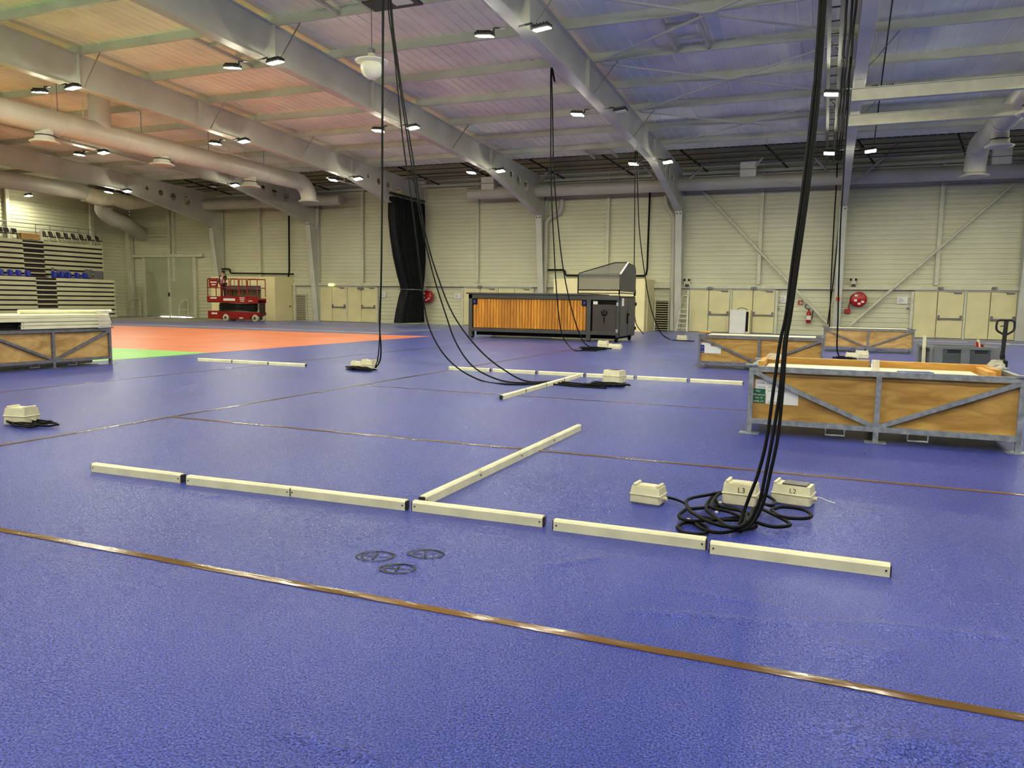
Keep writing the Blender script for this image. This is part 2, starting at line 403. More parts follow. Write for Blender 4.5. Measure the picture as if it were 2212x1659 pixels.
# ------------------------------------------------------------------ portal frames
KN = [(43.93,0.0),(43.0,6.62),(35.85,8.02),(24.0,8.47),(YR,8.68)]   # inner flange line
def inner(Y):
    for (a, za), (b, zb) in zip(KN[1:], KN[2:]):
        if b <= Y <= a: return za+(zb-za)*(a-Y)/(a-b)
    return KN[-1][1]
def web_mesh(poly, holes, t):
    cu = bpy.data.curves.new('w', 'CURVE'); cu.dimensions = '2D'; cu.fill_mode = 'BOTH'; cu.extrude = t/2
    for ring in [poly]+holes:
        sp = cu.splines.new('POLY'); sp.points.add(len(ring)-1); sp.use_cyclic_u = True
        for p, (a, b) in zip(sp.points, ring): p.co = (a, b, 0, 1)
    ob = bpy.data.objects.new('w', cu); COL.objects.link(ob)
    dg = bpy.context.evaluated_depsgraph_get(); me = bpy.data.meshes.new_from_object(ob.evaluated_get(dg))
    mb = MB(); mb.add([(v.co.z, v.co.x, v.co.y) for v in me.vertices], [tuple(p.vertices) for p in me.polygons])
    bpy.data.objects.remove(ob); bpy.data.curves.remove(cu); bpy.data.meshes.remove(me)
    return mb
def circ(y, z, r, n=20): return [(y+r*cos(2*pi*i/n), z+r*sin(2*pi*i/n)) for i in range(n)]
def half(mir):
    f = (lambda p: (2*YR-p[0], p[1])) if mir else (lambda p: p)
    ym = lambda Y: 2*YR-Y if mir else Y
    top = [(44.12,0),(44.12,8.76),(43.2,8.8),(YR,roof(YR))]
    poly = [f(p) for p in KN]+[f(p) for p in reversed(top)]
    holes = [[f(p) for p in circ(y, z, r)] for y, z, r in ((37.6,8.42,.13),(38.7,8.28,.2),(39.75,8.15,.26),(40.9,8.02,.31))]
    web = web_mesh(poly, holes, .03)
    def strip(pts, th, wid=.36):
        m_ = MB()
        for a, b in zip(pts, pts[1:]): m_.bar((0,)+f(a), (0,)+f(b), wid, th, up=(0,-1,.2))
        return m_
    fi = strip(KN, .03); fo = strip(top, .03, .30)
    st = MB()
    for Y, za, zb in ((35.85,8.02,roof(35.85)),(25.0,inner(25.0),roof(25.0)),(19.5,inner(19.5),roof(19.5))):
        st.span((-.15,ym(Y)-.012,za),(.15,ym(Y)+.012,zb))
    kp = MB().bar((0,)+f((43.0,6.62)),(0,)+f((44.1,6.35)),.3,.025,up=(0,-1,.2))
    bo = MB()
    for sx in (-.09,.09): bo.cyl((sx,ym(43.0)-(.03 if not mir else -.03),6.48),(sx,ym(43.0)+.03,6.48),.035,8)
    return web, fi, fo, st, kp, bo
frames = {}
FLAB = dict(A='leftmost steel portal frame with round web holes near the bleachers', B='steel portal frame whose column stands beside the ivory kiosk and lift',
  C='steel portal frame carrying the gathered black curtain', D='steel portal frame with column behind the left end of wooden bar',
  E='steel portal frame with column beside the white stepladder', F='steel portal frame with column beside the extinguisher and hose reel')
proto = None
for kx, X in FX.items():
    lab = FLAB.get(kx, 'steel portal frame beyond the right side of the view')
    if proto is None:
        o = thing('portal_frame', (X,0,0), lab, 'steel frame', 'steel portal frames of the hall', 'structure')
        for mir in (False, True):
            web, fi, fo, st, kp, bo = half(mir)
            put('web', web, 'steel', o); a = put('inner_flange', fi, 'steel', o); put('outer_flange', fo, 'steel', o)
            put('stiffener', st, 'steel', o); put('knee_plate', kp, 'steel', o); put('bolts', bo, 'black', a)
        proto = o
    else:
        o = copy_tree(proto); o.location = (X,0,0); o['label'] = lab
    if kx in 'GH': o['group'] = 'portal frames out of view'
    frames[kx] = o
    bm_ = None
    for Y in (19.64, 25.5, 31.36):          # fly braces from the lower flange to a purlin
        for s in (-1, 1):
            put('fly_brace', MB().bar((s*.15,Y,inner(Y)+.05),(s*1.0,Y,roof(Y)+.05),.035,.02), 'trim', o)

# roof bracing in the bay between the two frames right of the bar
gus = [(FX['E']+FX['F'])/2+.1]
br = thing('roof_bracing', (gus[0],28.4,roof(28.4)), 'white crossed roof bracing with square gussets right of the bar', 'roof bracing')
for Y in (22.57, 28.43, 34.29):
    z = roof(Y)-.03
    wput('gusset_plate', MB().box((gus[0],Y,z),(.34,.3,.03)), 'steel', br)
    for sx in (-1, 1):
        for sy in (-1, 1):
            a = Vector((gus[0]+sx*.1, Y+sy*.08, z)); b = Vector((gus[0]+sx*3.9, Y+sy*2.85, roof(Y+sy*2.85)-.02))
            wput('brace_rod', MB().bar(a, b, .07, .05), 'steel', br)
# roof hatch trimmers: short members between purlins
def trimmer(x, y0, y1, w_, lab):
    t = thing('hatch_trimmer', (x,y0,roof(y0)), lab, 'roof frame', 'hatch frames under the roof deck')
    for s in (-1, 1): wput('side_rail', MB().bar((x+s*w_/2,y0,roof(y0)+.1),(x+s*w_/2,y1,roof(y1)+.1),.08,.12), 'purlin', t)
    for q in (.3, .72): wput('cross_rail', MB().bar((x-w_/2,y0+(y1-y0)*q,roof(y0)+.1),(x+w_/2,y0+(y1-y0)*q,roof(y0)+.1),.07,.1), 'purlin', t)
trimmer(-4.3, 22.57, 25.5, 1.0, 'ladder-like hatch frame under the roof right of the bar')
trimmer(-18.6, 19.64, 22.57, 1.2, 'hatch frame under the orange-lit roof left of the hanging bell')
trimmer(-25.8, 16.71, 19.64, 1.2, 'hatch frame under the roof in the top left corner')
trimmer(-10.9, 37.2, 39.5, 1.2, 'hatch frame under the roof above the bar')
trimmer(-13.0, 16.71, 19.64, 1.1, 'hatch frame under the roof above the hanging bell')

# ------------------------------------------------------------------ floodlights
def make_lamp(on):
    """a pole arm out from the flange, yoke, housing with fins and a lens looking down"""
    o = thing('floodlight', (0,0,0), 'x', 'floodlight')
    h = MB().bevbox((0,0,0),(.46,.34,.10),.03); put('housing', h, 'lamp_body', o)
    fn = MB()
    for i in range(5): fn.box((-.16+.08*i,0,.065),(.015,.26,.05))
    put('fins', fn, 'lamp_body', o)
    le = put('lens', MB().box((0,0,-.055),(.40,.28,.012)), 'lens_off', o)
    if on:                                   # the glass gives light downwards and through its rim
        le.data.materials.append(MT['lens_on'])
        for p_ in le.data.polygons:
            if p_.normal.z < .5: p_.material_index = 1
    put('yoke', MB().bar((-.25,0,0),(-.25,0,.14),.05,.02).bar((-.25,0,.14),(-.42,0,.14),.05,.04), 'lamp_body', o)
    put('arm', MB().tube([(-.42,0,.14),(-.60,0,.14)],.025,8), 'galvd', o)
    return o
LY = [35.4, 26.75, 18.7, 10.6, 2.5, -5.5]
wh = {35.4: 'wall end', 26.75: 'middle', 18.7: 'near top of view'}
fn_ = dict(A='leftmost beam', B='beam above the scissor lift', C='beam above the black curtain', D='beam left of the bar', E='beam ending by the stepladder', F='beam above the extinguisher column')
on0 = make_lamp(True); off0 = make_lamp(False); used = {True: False, False: False}
OFF = {('E',26.75,1), ('B',35.4,-1)}
for kx, X in FX.items():
    for Y in LY:
        if (Y < 30 and kx == 'A') or (Y < 3 and kx in 'AB') or (Y < 11 and kx == 'H'): continue
        for s in (-1, 1):
            on = (kx, Y, s) not in OFF
            src = on0 if on else off0
            o = src if not used[on] else copy_tree(src); used[on] = True
            z = {35.4: 7.93, 26.75: 8.18, 18.7: 8.33}.get(Y, inner(max(Y, 2*YR-Y))-.2)
            o.location = (X+s*.78, Y, z); o.rotation_euler = (radians(-s*{35.4: 9, 26.75: 2, 18.7: -10}.get(Y, -22)), radians(-6), 0 if s > 0 else pi)
            if Y in wh and kx in fn_:
                o['label'] = '%s floodlight %s of the %s, %s' % ('lit' if on else 'unlit', 'right' if s > 0 else 'left', fn_[kx], wh[Y])
                o['group'] = 'floodlights on the roof beams'
            else:
                o['label'] = 'lit floodlight under a roof beam above or beside the camera'; o['group'] = 'floodlights out of view'
lp = copy_tree(on0); lp.location = (-48.3, 35.2, 7.95); lp.rotation_euler = (0, radians(7), pi)
lp['label'] = 'lit floodlight on a bracket high on the wall above the bleachers'

# ------------------------------------------------------------------ back wall fittings
def W(x, y, dy=0.0): return pl(x, y, D-.04-dy)         # a point on the back wall
wt = lambda x, y: (W(x, y).x, W(x, y).z)
HZ = 2.46
rail = thing('trim_1', (0,D-.1,HZ), 'horizontal cream steel rail above the doors along the back wall', 'wall rail', kind='structure')
wput('rail_beam', MB().span((FX['A']-.2,D-.16,HZ-.02),(XR-.2,D-.03,HZ+.14)), 'trim', rail)
wput('rail_lip', MB().span((FX['A']-.2,D-.19,HZ-.05),(XR-.2,D-.03,HZ-.02)), 'galvd', rail)
mul = thing('trim_2', (0,D-.1,HZ+.3), 'thin upright wall posts between the portal frames', 'wall posts', kind='structure')
for k, (x, y, y2_) in enumerate([(563,448,582),(785,413,613),(1033,434,616),(1314,421,565),(1643,407,617),(2029,400,617)]):
    X = W(x, (y+y2_)/2).x
    wput('wall_post', MB().span((X-.09,D-.22,HZ+.22),(X+.09,D-.03,9.0)), 'trim', mul)
for X in (-45.2, 13.0, 21.0): wput('wall_post', MB().span((X-.09,D-.22,HZ+.22),(X+.09,D-.03,9.0)), 'trim', mul)
lp_ = thing('trim_3', (XL+.1,20,0), 'upright posts on the wall behind the bleachers', 'wall posts', kind='structure')
for Y in (10, 18, 26.5, 34.6, 40.8): wput('wall_post', MB().span((XL+.03,Y-.12,0),(XL+.25,Y+.12,9.2)), 'trim', lp_)
put_c = wput('wall_post', MB().span((XL+.03,D-.5,0),(XL+.4,D-.1,7.2)), 'trim', lp_)

def doors(n, xs, label, idx):
    """row of four leaves: passive, active with panic bar, passive, active"""
    X = [W(x, 660).x for x in xs]; Yf = D-.10
    d = thing('door_%d' % n, ((X[0]+X[-1])/2, D-.06, 0), label, 'double doors', kind='structure')
    wput('door_frame', MB().span((X[0]-.14,Yf-.05,0),(X[0],D-.03,HZ)).span((X[-1],Yf-.05,0),(X[-1]+.14,D-.03,HZ)).span((X[0]-.14,Yf-.05,HZ-.10),(X[-1]+.14,D-.03,HZ-.03)).span((X[2]-.05,Yf-.04,0),(X[2]+.05,D-.03,HZ-.1)), 'trim', d)
    for i in range(4):
        a, b = X[i]+.02, X[i+1]-.02
        if i == 1: b -= .05
        if i == 2: a += .05
        lf = wput('door_leaf', MB().span((a,Yf-.02-.006*(i % 2),.03),(b,D-.035,HZ-.12)), 'cream', d)
        if i % 2:
            pb = MB().tube([(a+.08,Yf-.13,1.02),(b-.1,Yf-.13,1.02)],.02,8).tube([(a+.08,Yf-.10,.97),(b-.1,Yf-.10,.97)],.012,6)
            pb.bevbox((a+.07,Yf-.09,1.06),(.09,.12,.24),.02).bevbox((b-.09,Yf-.09,1.06),(.09,.12,.24),.02)
            wput('panic_bar', pb, 'galvd', lf)
            wput('door_closer', MB().bevbox((b-.28,Yf-.06,HZ-.17),(.34,.09,.07),.015).bar((b-.4,Yf-.08,HZ-.14),(a+.35,Yf-.06,HZ-.10),.03,.015), 'galvd', lf)
    return d
doors(1, (686,719,751,782,814), 'cream double fire doors left of the black curtain', 0)
doors(2, (1002,1038,1075,1112,1149), 'cream double fire doors half hidden behind the wooden bar', 0)
doors(3, (1489,1531,1579,1626,1674), 'cream double fire doors behind the leaning white board', 0)
doors(4, (1973,2024,2084,2138,2196), 'cream double fire doors behind the pallet truck handle', 0)
# tall sliding doors in the left corner
X0, X1, X2 = W(318,620).x, W(370,620).x, W(421,620).x
d5 = thing('door_5', (X1,D-.1,0), 'tall sage sliding double doors in the left corner', 'sliding doors', kind='structure')
zt = W(370,556).z
wput('door_frame', MB().span((X0-2.1,D-.28,zt),(X2+1.0,D-.03,zt+.22)).span((X0-.25,D-.2,0),(X0,D-.03,zt)).span((X2,D-.2,0),(X2+.25,D-.03,zt)).span((X1-.08,D-.24,0),(X1+.08,D-.03,zt)), 'trim', d5)
wput('door_leaf', MB().span((X0,D-.16,.05),(X1-.08,D-.04,zt)), 'sage', d5)
wput('door_leaf', MB().span((X1+.08,D-.16,.05),(X2,D-.04,zt)), 'sage', d5)
wput('door_latch', MB().bevbox((X1,D-.28,1.7),(.12,.1,.3),.02), 'dark', d5)
solo('daylight_gap', MB().span((W(350,686).x,D-.15,.006),(W(412,686).x,D-.06,.05)), 'daylight', 'bright daylight leaking under the tall sliding doors', 'daylight')
for i, (xa, xb) in enumerate(((292,318),(402,421))):
    a, b = W(xa,670).x, W(xb,670).x
    t = MB().tube(spline([(a,D-.7,0),(a,D-.7,.85),(a+.35,D-.7,1.25),(b,D-.7,1.3)],6),.035,8).tube([(b,D-.7,1.3),(b,D-.7,0)],.035,8).tube([(a,D-.7,.6),(b,D-.7,.6)],.03,8)
    solo('guard_rail', t, 'trim', ('bent tube guard rail left of the tall sliding doors', 'bent tube guard rail right of the tall sliding doors')[i], 'guard rail', 'guard rails by the sliding doors')
# transom panels left of the sliding doors
wput('panel_rail', MB().span((W(290,505).x,D-.14,W(330,511).z),(W(366,505).x,D-.03,W(330,506).z)).span((W(362,480).x,D-.16,zt+.2),(W(368,480).x,D-.03,8.4)), 'trim', d5)

# small fittings above the doors
def wallbox(name, x0, y0, x1, y1, dep, m, label, cat, group=None, off=.0):
    a, b = W(x0,y1,off), W(x1,y0,off); c = (a+b)/2
    return solo(name, MB().bevbox((c.x,D-.04-off-dep/2,c.z),(abs(b.x-a.x),dep,abs(b.z-a.z)),min(.02,abs(b.z-a.z)*.2)), m, label, cat, group)
for q, lab in ((1534,'left leaf pair behind the white board'),(1628,'right leaf pair behind the white board'),(2032,'left leaf pair by the pallet truck'),(2148,'right leaf pair by the pallet truck'),(779,'right leaf pair beside the black curtain')):
    wallbox('emergency_light', q-6, 620, q+6, 625, .12, 'galvd', 'small grey emergency light over the '+lab, 'emergency light', 'unlit emergency lights over doors', .15)
wallbox('exit_sign', 711, 612.5, 721, 618, .12, 'sign_on', 'glowing yellow exit light over the doors beside the kiosk', 'exit sign', None, .15)
wallbox('exit_sign', 1033, 617, 1041, 622, .12, 'galvd', 'unlit exit light over the doors behind the bar', 'exit sign', None, .15)
def elbox(x0, y0, x1, y1, label):
    a, b = W(x0,y1), W(x1,y0); c = (a+b)/2; Y = D-.16
    o = thing('electrical_box', (c.x,D-.05,a.z), label, 'electrical box', 'electrical boxes on the wall')
    wput('body', MB().bevbox((c.x,Y+.05,c.z),(b.x-a.x,.2,b.z-a.z),.03), 'trim', o)
    for s in (-.12,.12): wput('socket', MB().box((c.x+s,Y-.06,c.z+.14),(.1,.03,.12)), 'black', o)
    wput('lever', MB().box((c.x+.02,Y-.06,c.z-.16),(.2,.04,.14)), 'dark', o)
elbox(1477,601,1492,620,'cream electrical box beside the column with the stepladder')
elbox(1836,601,1850,619,'cream electrical box above the hose reel by the extinguisher column')
def notice(x0, y0, x1, y1, label):
    a, b = W(x0,y1), W(x1,y0)
    o = thing('notice', ((a.x+b.x)/2,D-.06,a.z), label, 'notice', 'paper notices on the wall')
    wput('sheet', MB().span((a.x,D-.09,a.z),(b.x,D-.075,b.z)), 'paper', o)
    pr = MB(); hh = b.z-a.z; ww = b.x-a.x
    for k in range(4): pr.span((a.x+ww*.12,D-.094,b.z-hh*(.2+.17*k)),(a.x+ww*(.5+.1*(k % 3)),D-.09,b.z-hh*(.25+.17*k)))
    wput('print', pr, 'galvd', o)
notice(821,631,834,642,'white paper notice left of the black curtain')
notice(982,634,996,645,'white paper notice between the curtain and the bar')
notice(1686,639,1700,654,'white paper notice right of the leaning white board')
notice(1937,641,1961,656,'white paper notice left of the rightmost doors')
# lower panel door edges with knobs
for i, (x, lab) in enumerate(((1682,'round steel knob on the wall panel beside the extinguisher'),(1961,'round steel knob on the wall panel below a notice'))):
    p = W(x,666); solo('door_knob', MB().lathe([(0,-.16),(.05,-.15),(.06,-.12),(.03,-.09),(.025,-.03),(.06,-.02),(.06,0)],(p.x,D-.04,p.z),14,'y'), 'galv', lab, 'door knob', 'knobs on wall panels')

# diagonal wall braces
for (a, b, lab) in (((1515,409),(1788,700),'long diagonal wall brace descending behind the extinguisher'),((1838,702),(2187,400),'long diagonal wall brace rising behind the hose reel')):
    p, q = pl(*a, D-.3), pl(*b, D-.3)
    solo('wall_brace', MB().tube([p, q],.075,10), 'trim', lab, 'wall brace', 'diagonal braces on the back wall')
for i, (a, b) in enumerate((((1648,240+100),(1600,395)),((1490,386),(1533,345)),((1752,330),(1800,385)),((1850,392),(1942,310)),((1196,355),(1150,410)),((1385,352),(1418,388)),((425,395),(408,428)),((672,407),(628,450)))):
    p, q = pl(*a, 41.6), pl(*b, 43.2)
    solo('knee_strut', MB().bar(p, q, .08), 'steel', ('white knee strut under the eaves, %s in order from left to right' % ['sixth','fifth','seventh','eighth','third','fourth','first','second'][i]), 'roof strut', 'knee struts under the eaves')

# louvres
def louvre(x0, y0, x1, y1, n, label, mslat, mback):
    a, b = W(x0,y1), W(x1,y0)
    o = thing('louvre_grille', ((a.x+b.x)/2,D-.05,a.z), label, 'louvre', 'louvre grilles in the back wall')
    wput('backing', MB().span((a.x,D-.07,a.z),(b.x,D-.035,b.z)), mback, o)
    wput('grille_frame', MB().span((a.x-.06,D-.16,a.z),(a.x,D-.03,b.z)).span((b.x,D-.16,a.z),(b.x+.06,D-.03,b.z)).span((a.x-.06,D-.16,b.z),(b.x+.06,D-.03,b.z+.06)), 'trim', o)
    me = MB().bar((a.x,0,0),(b.x,0,0),.028,.04,up=(0,-.6,.8)).mesh('slat'); me.materials.append(MT[mslat])
    for k in range(n):
        s_ = put('slat', me, None, o); s_.location = Vector((0,D-.11,a.z+(b.z-a.z)*(k+.5)/n))-o.location
louvre(641,637,662,690,14,'cream louvre grille beside the ivory kiosk','cream','galvd')
louvre(1415,650,1445,714,13,'black and cream louvre grille left of the stepladder','cream','black')
for x0, y0, x1, y1 in ((637,590,640,691),(1409,590,1413,714)):
    a, b = W(x0,y1), W(x1,y0); wput('wall_post', MB().span((a.x,D-.2,0),(b.x,D-.03,HZ)), 'trim', mul)

# pipes
def pipe(name, pts, r, m, label, cat='pipe', dy=.35, group=None):
    P = []
    for x, y in pts: P.append(pl(x, y, D-dy))
    Q = [P[0]]
    for i in range(1, len(P)-1):          # rounded elbows
        a, b, c = P[i-1], P[i], P[i+1]; k = min(.35, (b-a).length*.45, (c-b).length*.45)
        p, q = b+(a-b).normalized()*k, b+(c-b).normalized()*k
        Q += [p, (p+b*2+q)/4, q] if False else [p+(b-p)*t*(2-t)*.5+(q-p)*t*t*.5 for t in (0,.33,.66,1)]
    Q.append(P[-1]); return solo(name, MB().tube(Q, r, 12), m, label, cat, group)
pipe('downpipe',[(1213,412),(1213,458),(1180,474),(1176,640),(1172,708)],.14,'duct','cream downpipe with a swan neck right of the bar column','pipe',.3,'cream downpipes')
pipe('downpipe',[(685,440),(685,486),(676,502),(681,692)],.14,'duct','cream downpipe with a swan neck beside the fire doors','pipe',.3,'cream downpipes')
pipe('downpipe',[(1438,410),(1438,446),(1456,466),(1451,714)],.14,'duct','cream downpipe left of the stepladder column','pipe',.3,'cream downpipes')
pipe('downpipe',[(279,497),(288,690)],.13,'duct','cream downpipe in the left corner of the hall','pipe',.3,'cream downpipes')
pipe('black_pipe',[(466,450),(472,581),(497,581),(497,590),(634,592)],.05,'black','black pipe running down and along above the kiosk','pipe',.25,'black pipes')
pipe('black_pipe',[(624,466),(625,584),(623,598)],.06,'black','straight black pipe dropping to the kiosk roof','pipe',.45,'black pipes')
pipe('black_pipe',[(1184,583),(1220,583),(1221,595),(1395,596),(1398,582),(1404,412)],.055,'black','black pipe stepping down behind the hood of the bar','pipe',.25,'black pipes')
pipe('black_pipe',[(1176,425),(1173,480)],.06,'black','short black pipe beside the bar column','pipe',.2,'black pipes')

# ------------------------------------------------------------------ air ducts
def seams(mb, pts, r):
    for p, d in pts: mb.cyl(Vector(p)-Vector(d)*.02, Vector(p)+Vector(d)*.02, r*1.02, 24)
    return mb
def wall_duct(x0, x1, label):
    o = thing('air_duct', (x0,42.6,7.6), label, 'air duct', 'round ducts along the back wall')
    wput('duct_tube', MB().cyl((x0,42.6,7.95),(x1,42.6,7.95),.35,28), 'duct', o)
    n = int((x1-x0)/3.0)
    for k in range(n+1): wput('seam_ring', MB().cyl((x0+.02+(x1-x0-.06)*k/max(1,n),42.6,7.95),(x0+.05+(x1-x0-.06)*k/max(1,n),42.6,7.95),.362,28), 'duct', o)
wall_duct(-20.2, 25.0, 'long pale round air duct along the back wall over bar and doors')
wall_duct(-42.0, -29.3, 'shorter pale round air duct on the back wall above the kiosk')
def acbox(x0, y0, x1, y1, label):
    a, b = pl(x0,y1,42.2), pl(x1,y0,42.2); c = (a+b)/2
    o = thing('air_box', (c.x,42.4,a.z), label, 'air unit', 'white boxes on the wall duct')
    wput('box_upper', MB().bevbox((c.x,42.35,(c.z+b.z)/2),(b.x-a.x,.5,(b.z-a.z)/2-.02),.02), 'white', o)
    wput('box_lower', MB().bevbox((c.x,42.35,(c.z+a.z)/2),(b.x-a.x,.46,(b.z-a.z)/2-.02),.02), 'white', o)
acbox(1598,347,1635,383,'white box on the wall duct left of the thick hanging cables')
acbox(2141,319,2188,356,'white box on the wall duct behind the bent ceiling duct')
acbox(1040,381,1068,411,'white box on the wall duct left of the bar column')
wallbox('loudspeaker', 907, 383, 921, 399, .3, 'white', 'small white loudspeaker box under the eaves above the curtain', 'loudspeaker', None, .6)
def diffuser(o, x, y, ztop, zbot, r):
    wput('diffuser', MB().lathe([(r*.8,ztop-zbot),(r*.8,.28),(r*.86,.27),(r*.9,.16),(r*1.0,.12),(r*1.35,.05),(r*1.35,.02),(r*.9,0),(.02,.03)],(x,y,zbot),24), 'duct', o)
    wput('joint_ring', MB().lathe([(r*.82,.30),(r*.9,.30),(r*.9,.26),(r*.82,.26)],(x,y,zbot),24), 'dark', o)
def ceil_duct(x, z, r, y0, y1, zend, dif, label):
    o = thing('air_duct', (x,y0,z-r), label, 'air duct', 'ceiling ducts running towards the back wall')
    c = [(x,y0,z),(x,y1-1.0,z)]+[(x,y1-1.0+1.0*sin(t),z-1.0*(1-cos(t))) for t in [pi/2*i/7 for i in range(1,8)]]
    wput('duct_tube', MB().tube(c, r, 28), 'duct', o)
    diffuser(o, x, y1, z-.95, zend, r)
    for y, zb in dif: diffuser(o, x, y, z-r*.6, zb, r*.85)
    for k in range(int((y1-y0)/3)): wput('seam_ring', MB().cyl((x,y0+1+3*k,z),(x,y0+1.04+3*k,z),r*1.03,28), 'duct', o)
    for k in range(int((y1-y0)/4)):
        yy = y0+2+4*k; wput('hanger', MB().cyl((x,yy,z+r*.9),(x,yy,roof(yy)+.3),.015,6), 'galvd', o)
    return o
dBC = ceil_duct(-28.3, 8.2, .46, 12.0, 37.9, 7.15, ((21.4,7.35),(27.1,7.45),(32.9,7.3)), 'thick round ceiling duct with three diffusers in front of the kiosk')
wput('riser', MB().cyl((-28.3,23.9,8.4),(-28.3,23.9,9.75),.42,24), 'duct', dBC)
dFG = ceil_duct(5.65, 8.35, .42, 14.0, 38.6, 7.15, ((33.6,7.45),(28.6,7.5)), 'round ceiling duct bending down at the top right of view')
dL = thing('air_duct', (-45,20,7.6), 'thick duct above the bleachers bending down to the wall', 'air duct', 'ceiling ducts running towards the back wall')
wput('duct_tube', MB().tube([(-44.3,14,8.1),(-44.3,36,8.1)],.5,28), 'duct', dL)
wput('fabric_sock', MB().tube([(-44.3,36,8.0),(-44.2,37,7.86),(-44.1,38,7.95),(-44.0,39,7.8),(-43.9,40,7.95),(-43.6,41.3,8.2)],[.5,.52,.46,.5,.44,.3],20), 'fabric', dL)
P = [pl(232,437,38.5), pl(222,452,38.6), pl(240,470,39.5), pl(270,482,41), pl(296,500,43.4), pl(304,506,44.1)]
wput('branch_duct', MB().tube(spline(P,5),.52,24), 'duct', dL)
wput('branch_vent', MB().box(P[0]+Vector((.3,-.5,-.1)),(.8,.05,.16)), 'dark', dL)
# lit support rails under the rafters
for i, (a, b, X, lab) in enumerate((((0,212),(232,268),-29.6,'bright lit hanging rail above the thick ceiling duct, long one'),((448,316),(548,346),-29.6,'bright lit hanging rail above the thick duct, short one'),((706,384),(785,404),-25.4,'bright lit hanging rail beside the curtain beam'))):
    p, q = pX(*a, X), pX(*b, X)
    o = thing('hanging_rail', p, lab, 'hanging rail', 'hanging rails near the floodlights')
    wput('rail_bar', MB().bar(p, q, .09, .05), 'white', o)
    for t in (.45, .75):
        c = p.lerp(q, t); wput('rail_rod', MB().cyl(c, (c.x,c.y,roof(c.y)+.25),.018,6), 'white', o)
# beams in the right-hand bay, below the rafters
for i, (yy, h_, lab) in enumerate(((206,.34,'upper pale cross beam between roof beams at top right'),(261,.34,'lower lit cross beam between roof beams at top right'))):
    z = 7.95; Y = fl(1842,yy,z).y
    o = thing('cross_beam', (4.6,Y,z-h_/2), lab, 'steel beam', 'cross beams at top right')
    wput('beam_web', MB().span((FX['F']-.2,Y-.02,z-h_/2),(FX['G']+.2,Y+.02,z+h_/2)), 'trim', o)
    wput('beam_flange', MB().span((FX['F']-.2,Y-.1,z-h_/2-.02),(FX['G']+.2,Y+.1,z-h_/2)), 'trim', o)
    wput('beam_flange', MB().span((FX['F']-.2,Y-.1,z+h_/2),(FX['G']+.2,Y+.1,z+h_/2+.02)), 'trim', o)
    for X in (FX['F'], FX['G']):
        wput('hanger_plate', MB().span((X-.15,Y-.08,z+h_/2),(X+.15,Y+.08,inner(Y)-.01)), 'steel', o)
# cable ladders running beside the rafter of the extinguisher column
tr = thing('cable_ladder', (.2,27,8.6), 'dark cable ladder with wires beside the roof beam above the extinguisher', 'cable tray')
for X in (-.28,.02): wput('ladder_rail', MB().bar((X,14,8.95),(X,41.5,8.62),.10,.1), 'anth', tr)
for k in range(28):
    y = 14.5+k*.97; wput('rung', MB().bar((-.28,y,8.95-.0122*(y-14)),(.02,y,8.95-.0122*(y-14)),.06,.03), 'dark', tr)
for k, X in enumerate((.12,.22,.32)):
    P = [Vector((X+.02*random.uniform(-1,1), 14+i*1.5, 8.86-.0122*(i*1.5)+.03*random.uniform(-1,1))) for i in range(19)]
    wput('wire', MB().tube(spline(P,4),.03,6), 'black', tr)
P = [(.2,41.5,8.5),(.22,42.6,7.6),(.22,43.2,6.2),(.24,43.6,3.2),(.3,43.7,.3)]
wput('wire', MB().tube(spline(P,8),.03,6), 'black', tr)
# unlit bell lamp
p = fl(803,145,7.95)
o = thing('bell_lamp', (p.x,p.y,7.6), 'white unlit bell lamp with round glass hanging from the roof', 'ceiling lamp')
wput('globe', MB().lathe([(.0,-.33),(.12,-.31),(.24,-.22),(.3,-.08),(.31,.02),(.26,.1)],(p.x,p.y,p.z),24), 'white', o)
wput('brim', MB().lathe([(.26,.10),(.44,.13),(.46,.16),(.3,.22),(.12,.26),(.1,.36),(0,.37)],(p.x,p.y,p.z),24), 'white', o)
wput('socket', MB().bevbox((p.x,p.y,p.z+.42),(.16,.16,.16),.02), 'galvd', o)
wput('rod', MB().cyl((p.x,p.y,p.z+.5),(p.x,p.y,roof(p.y)+.2),.012,6), 'galvd', o)
p = fl(845,4,9.2)
o = thing('cable_plate', (p.x,p.y,9.2), 'dark suspension plate on the roof where the cables drop', 'ceiling plate')
wput('plate', MB().span((p.x-.7,p.y-.3,9.15),(p.x+.75,p.y+.35,9.2)), 'dark', o)
wput('white_panel', MB().span((p.x+.1,p.y-.25,9.12),(p.x+.6,p.y+.1,9.16)), 'white', o)
wput('stay', MB().bar((p.x-.5,p.y,9.2),(p.x-.5,p.y,roof(p.y)+.1),.05).bar((p.x+.5,p.y,9.2),(p.x+.5,p.y,roof(p.y)+.1),.05), 'dark', o)

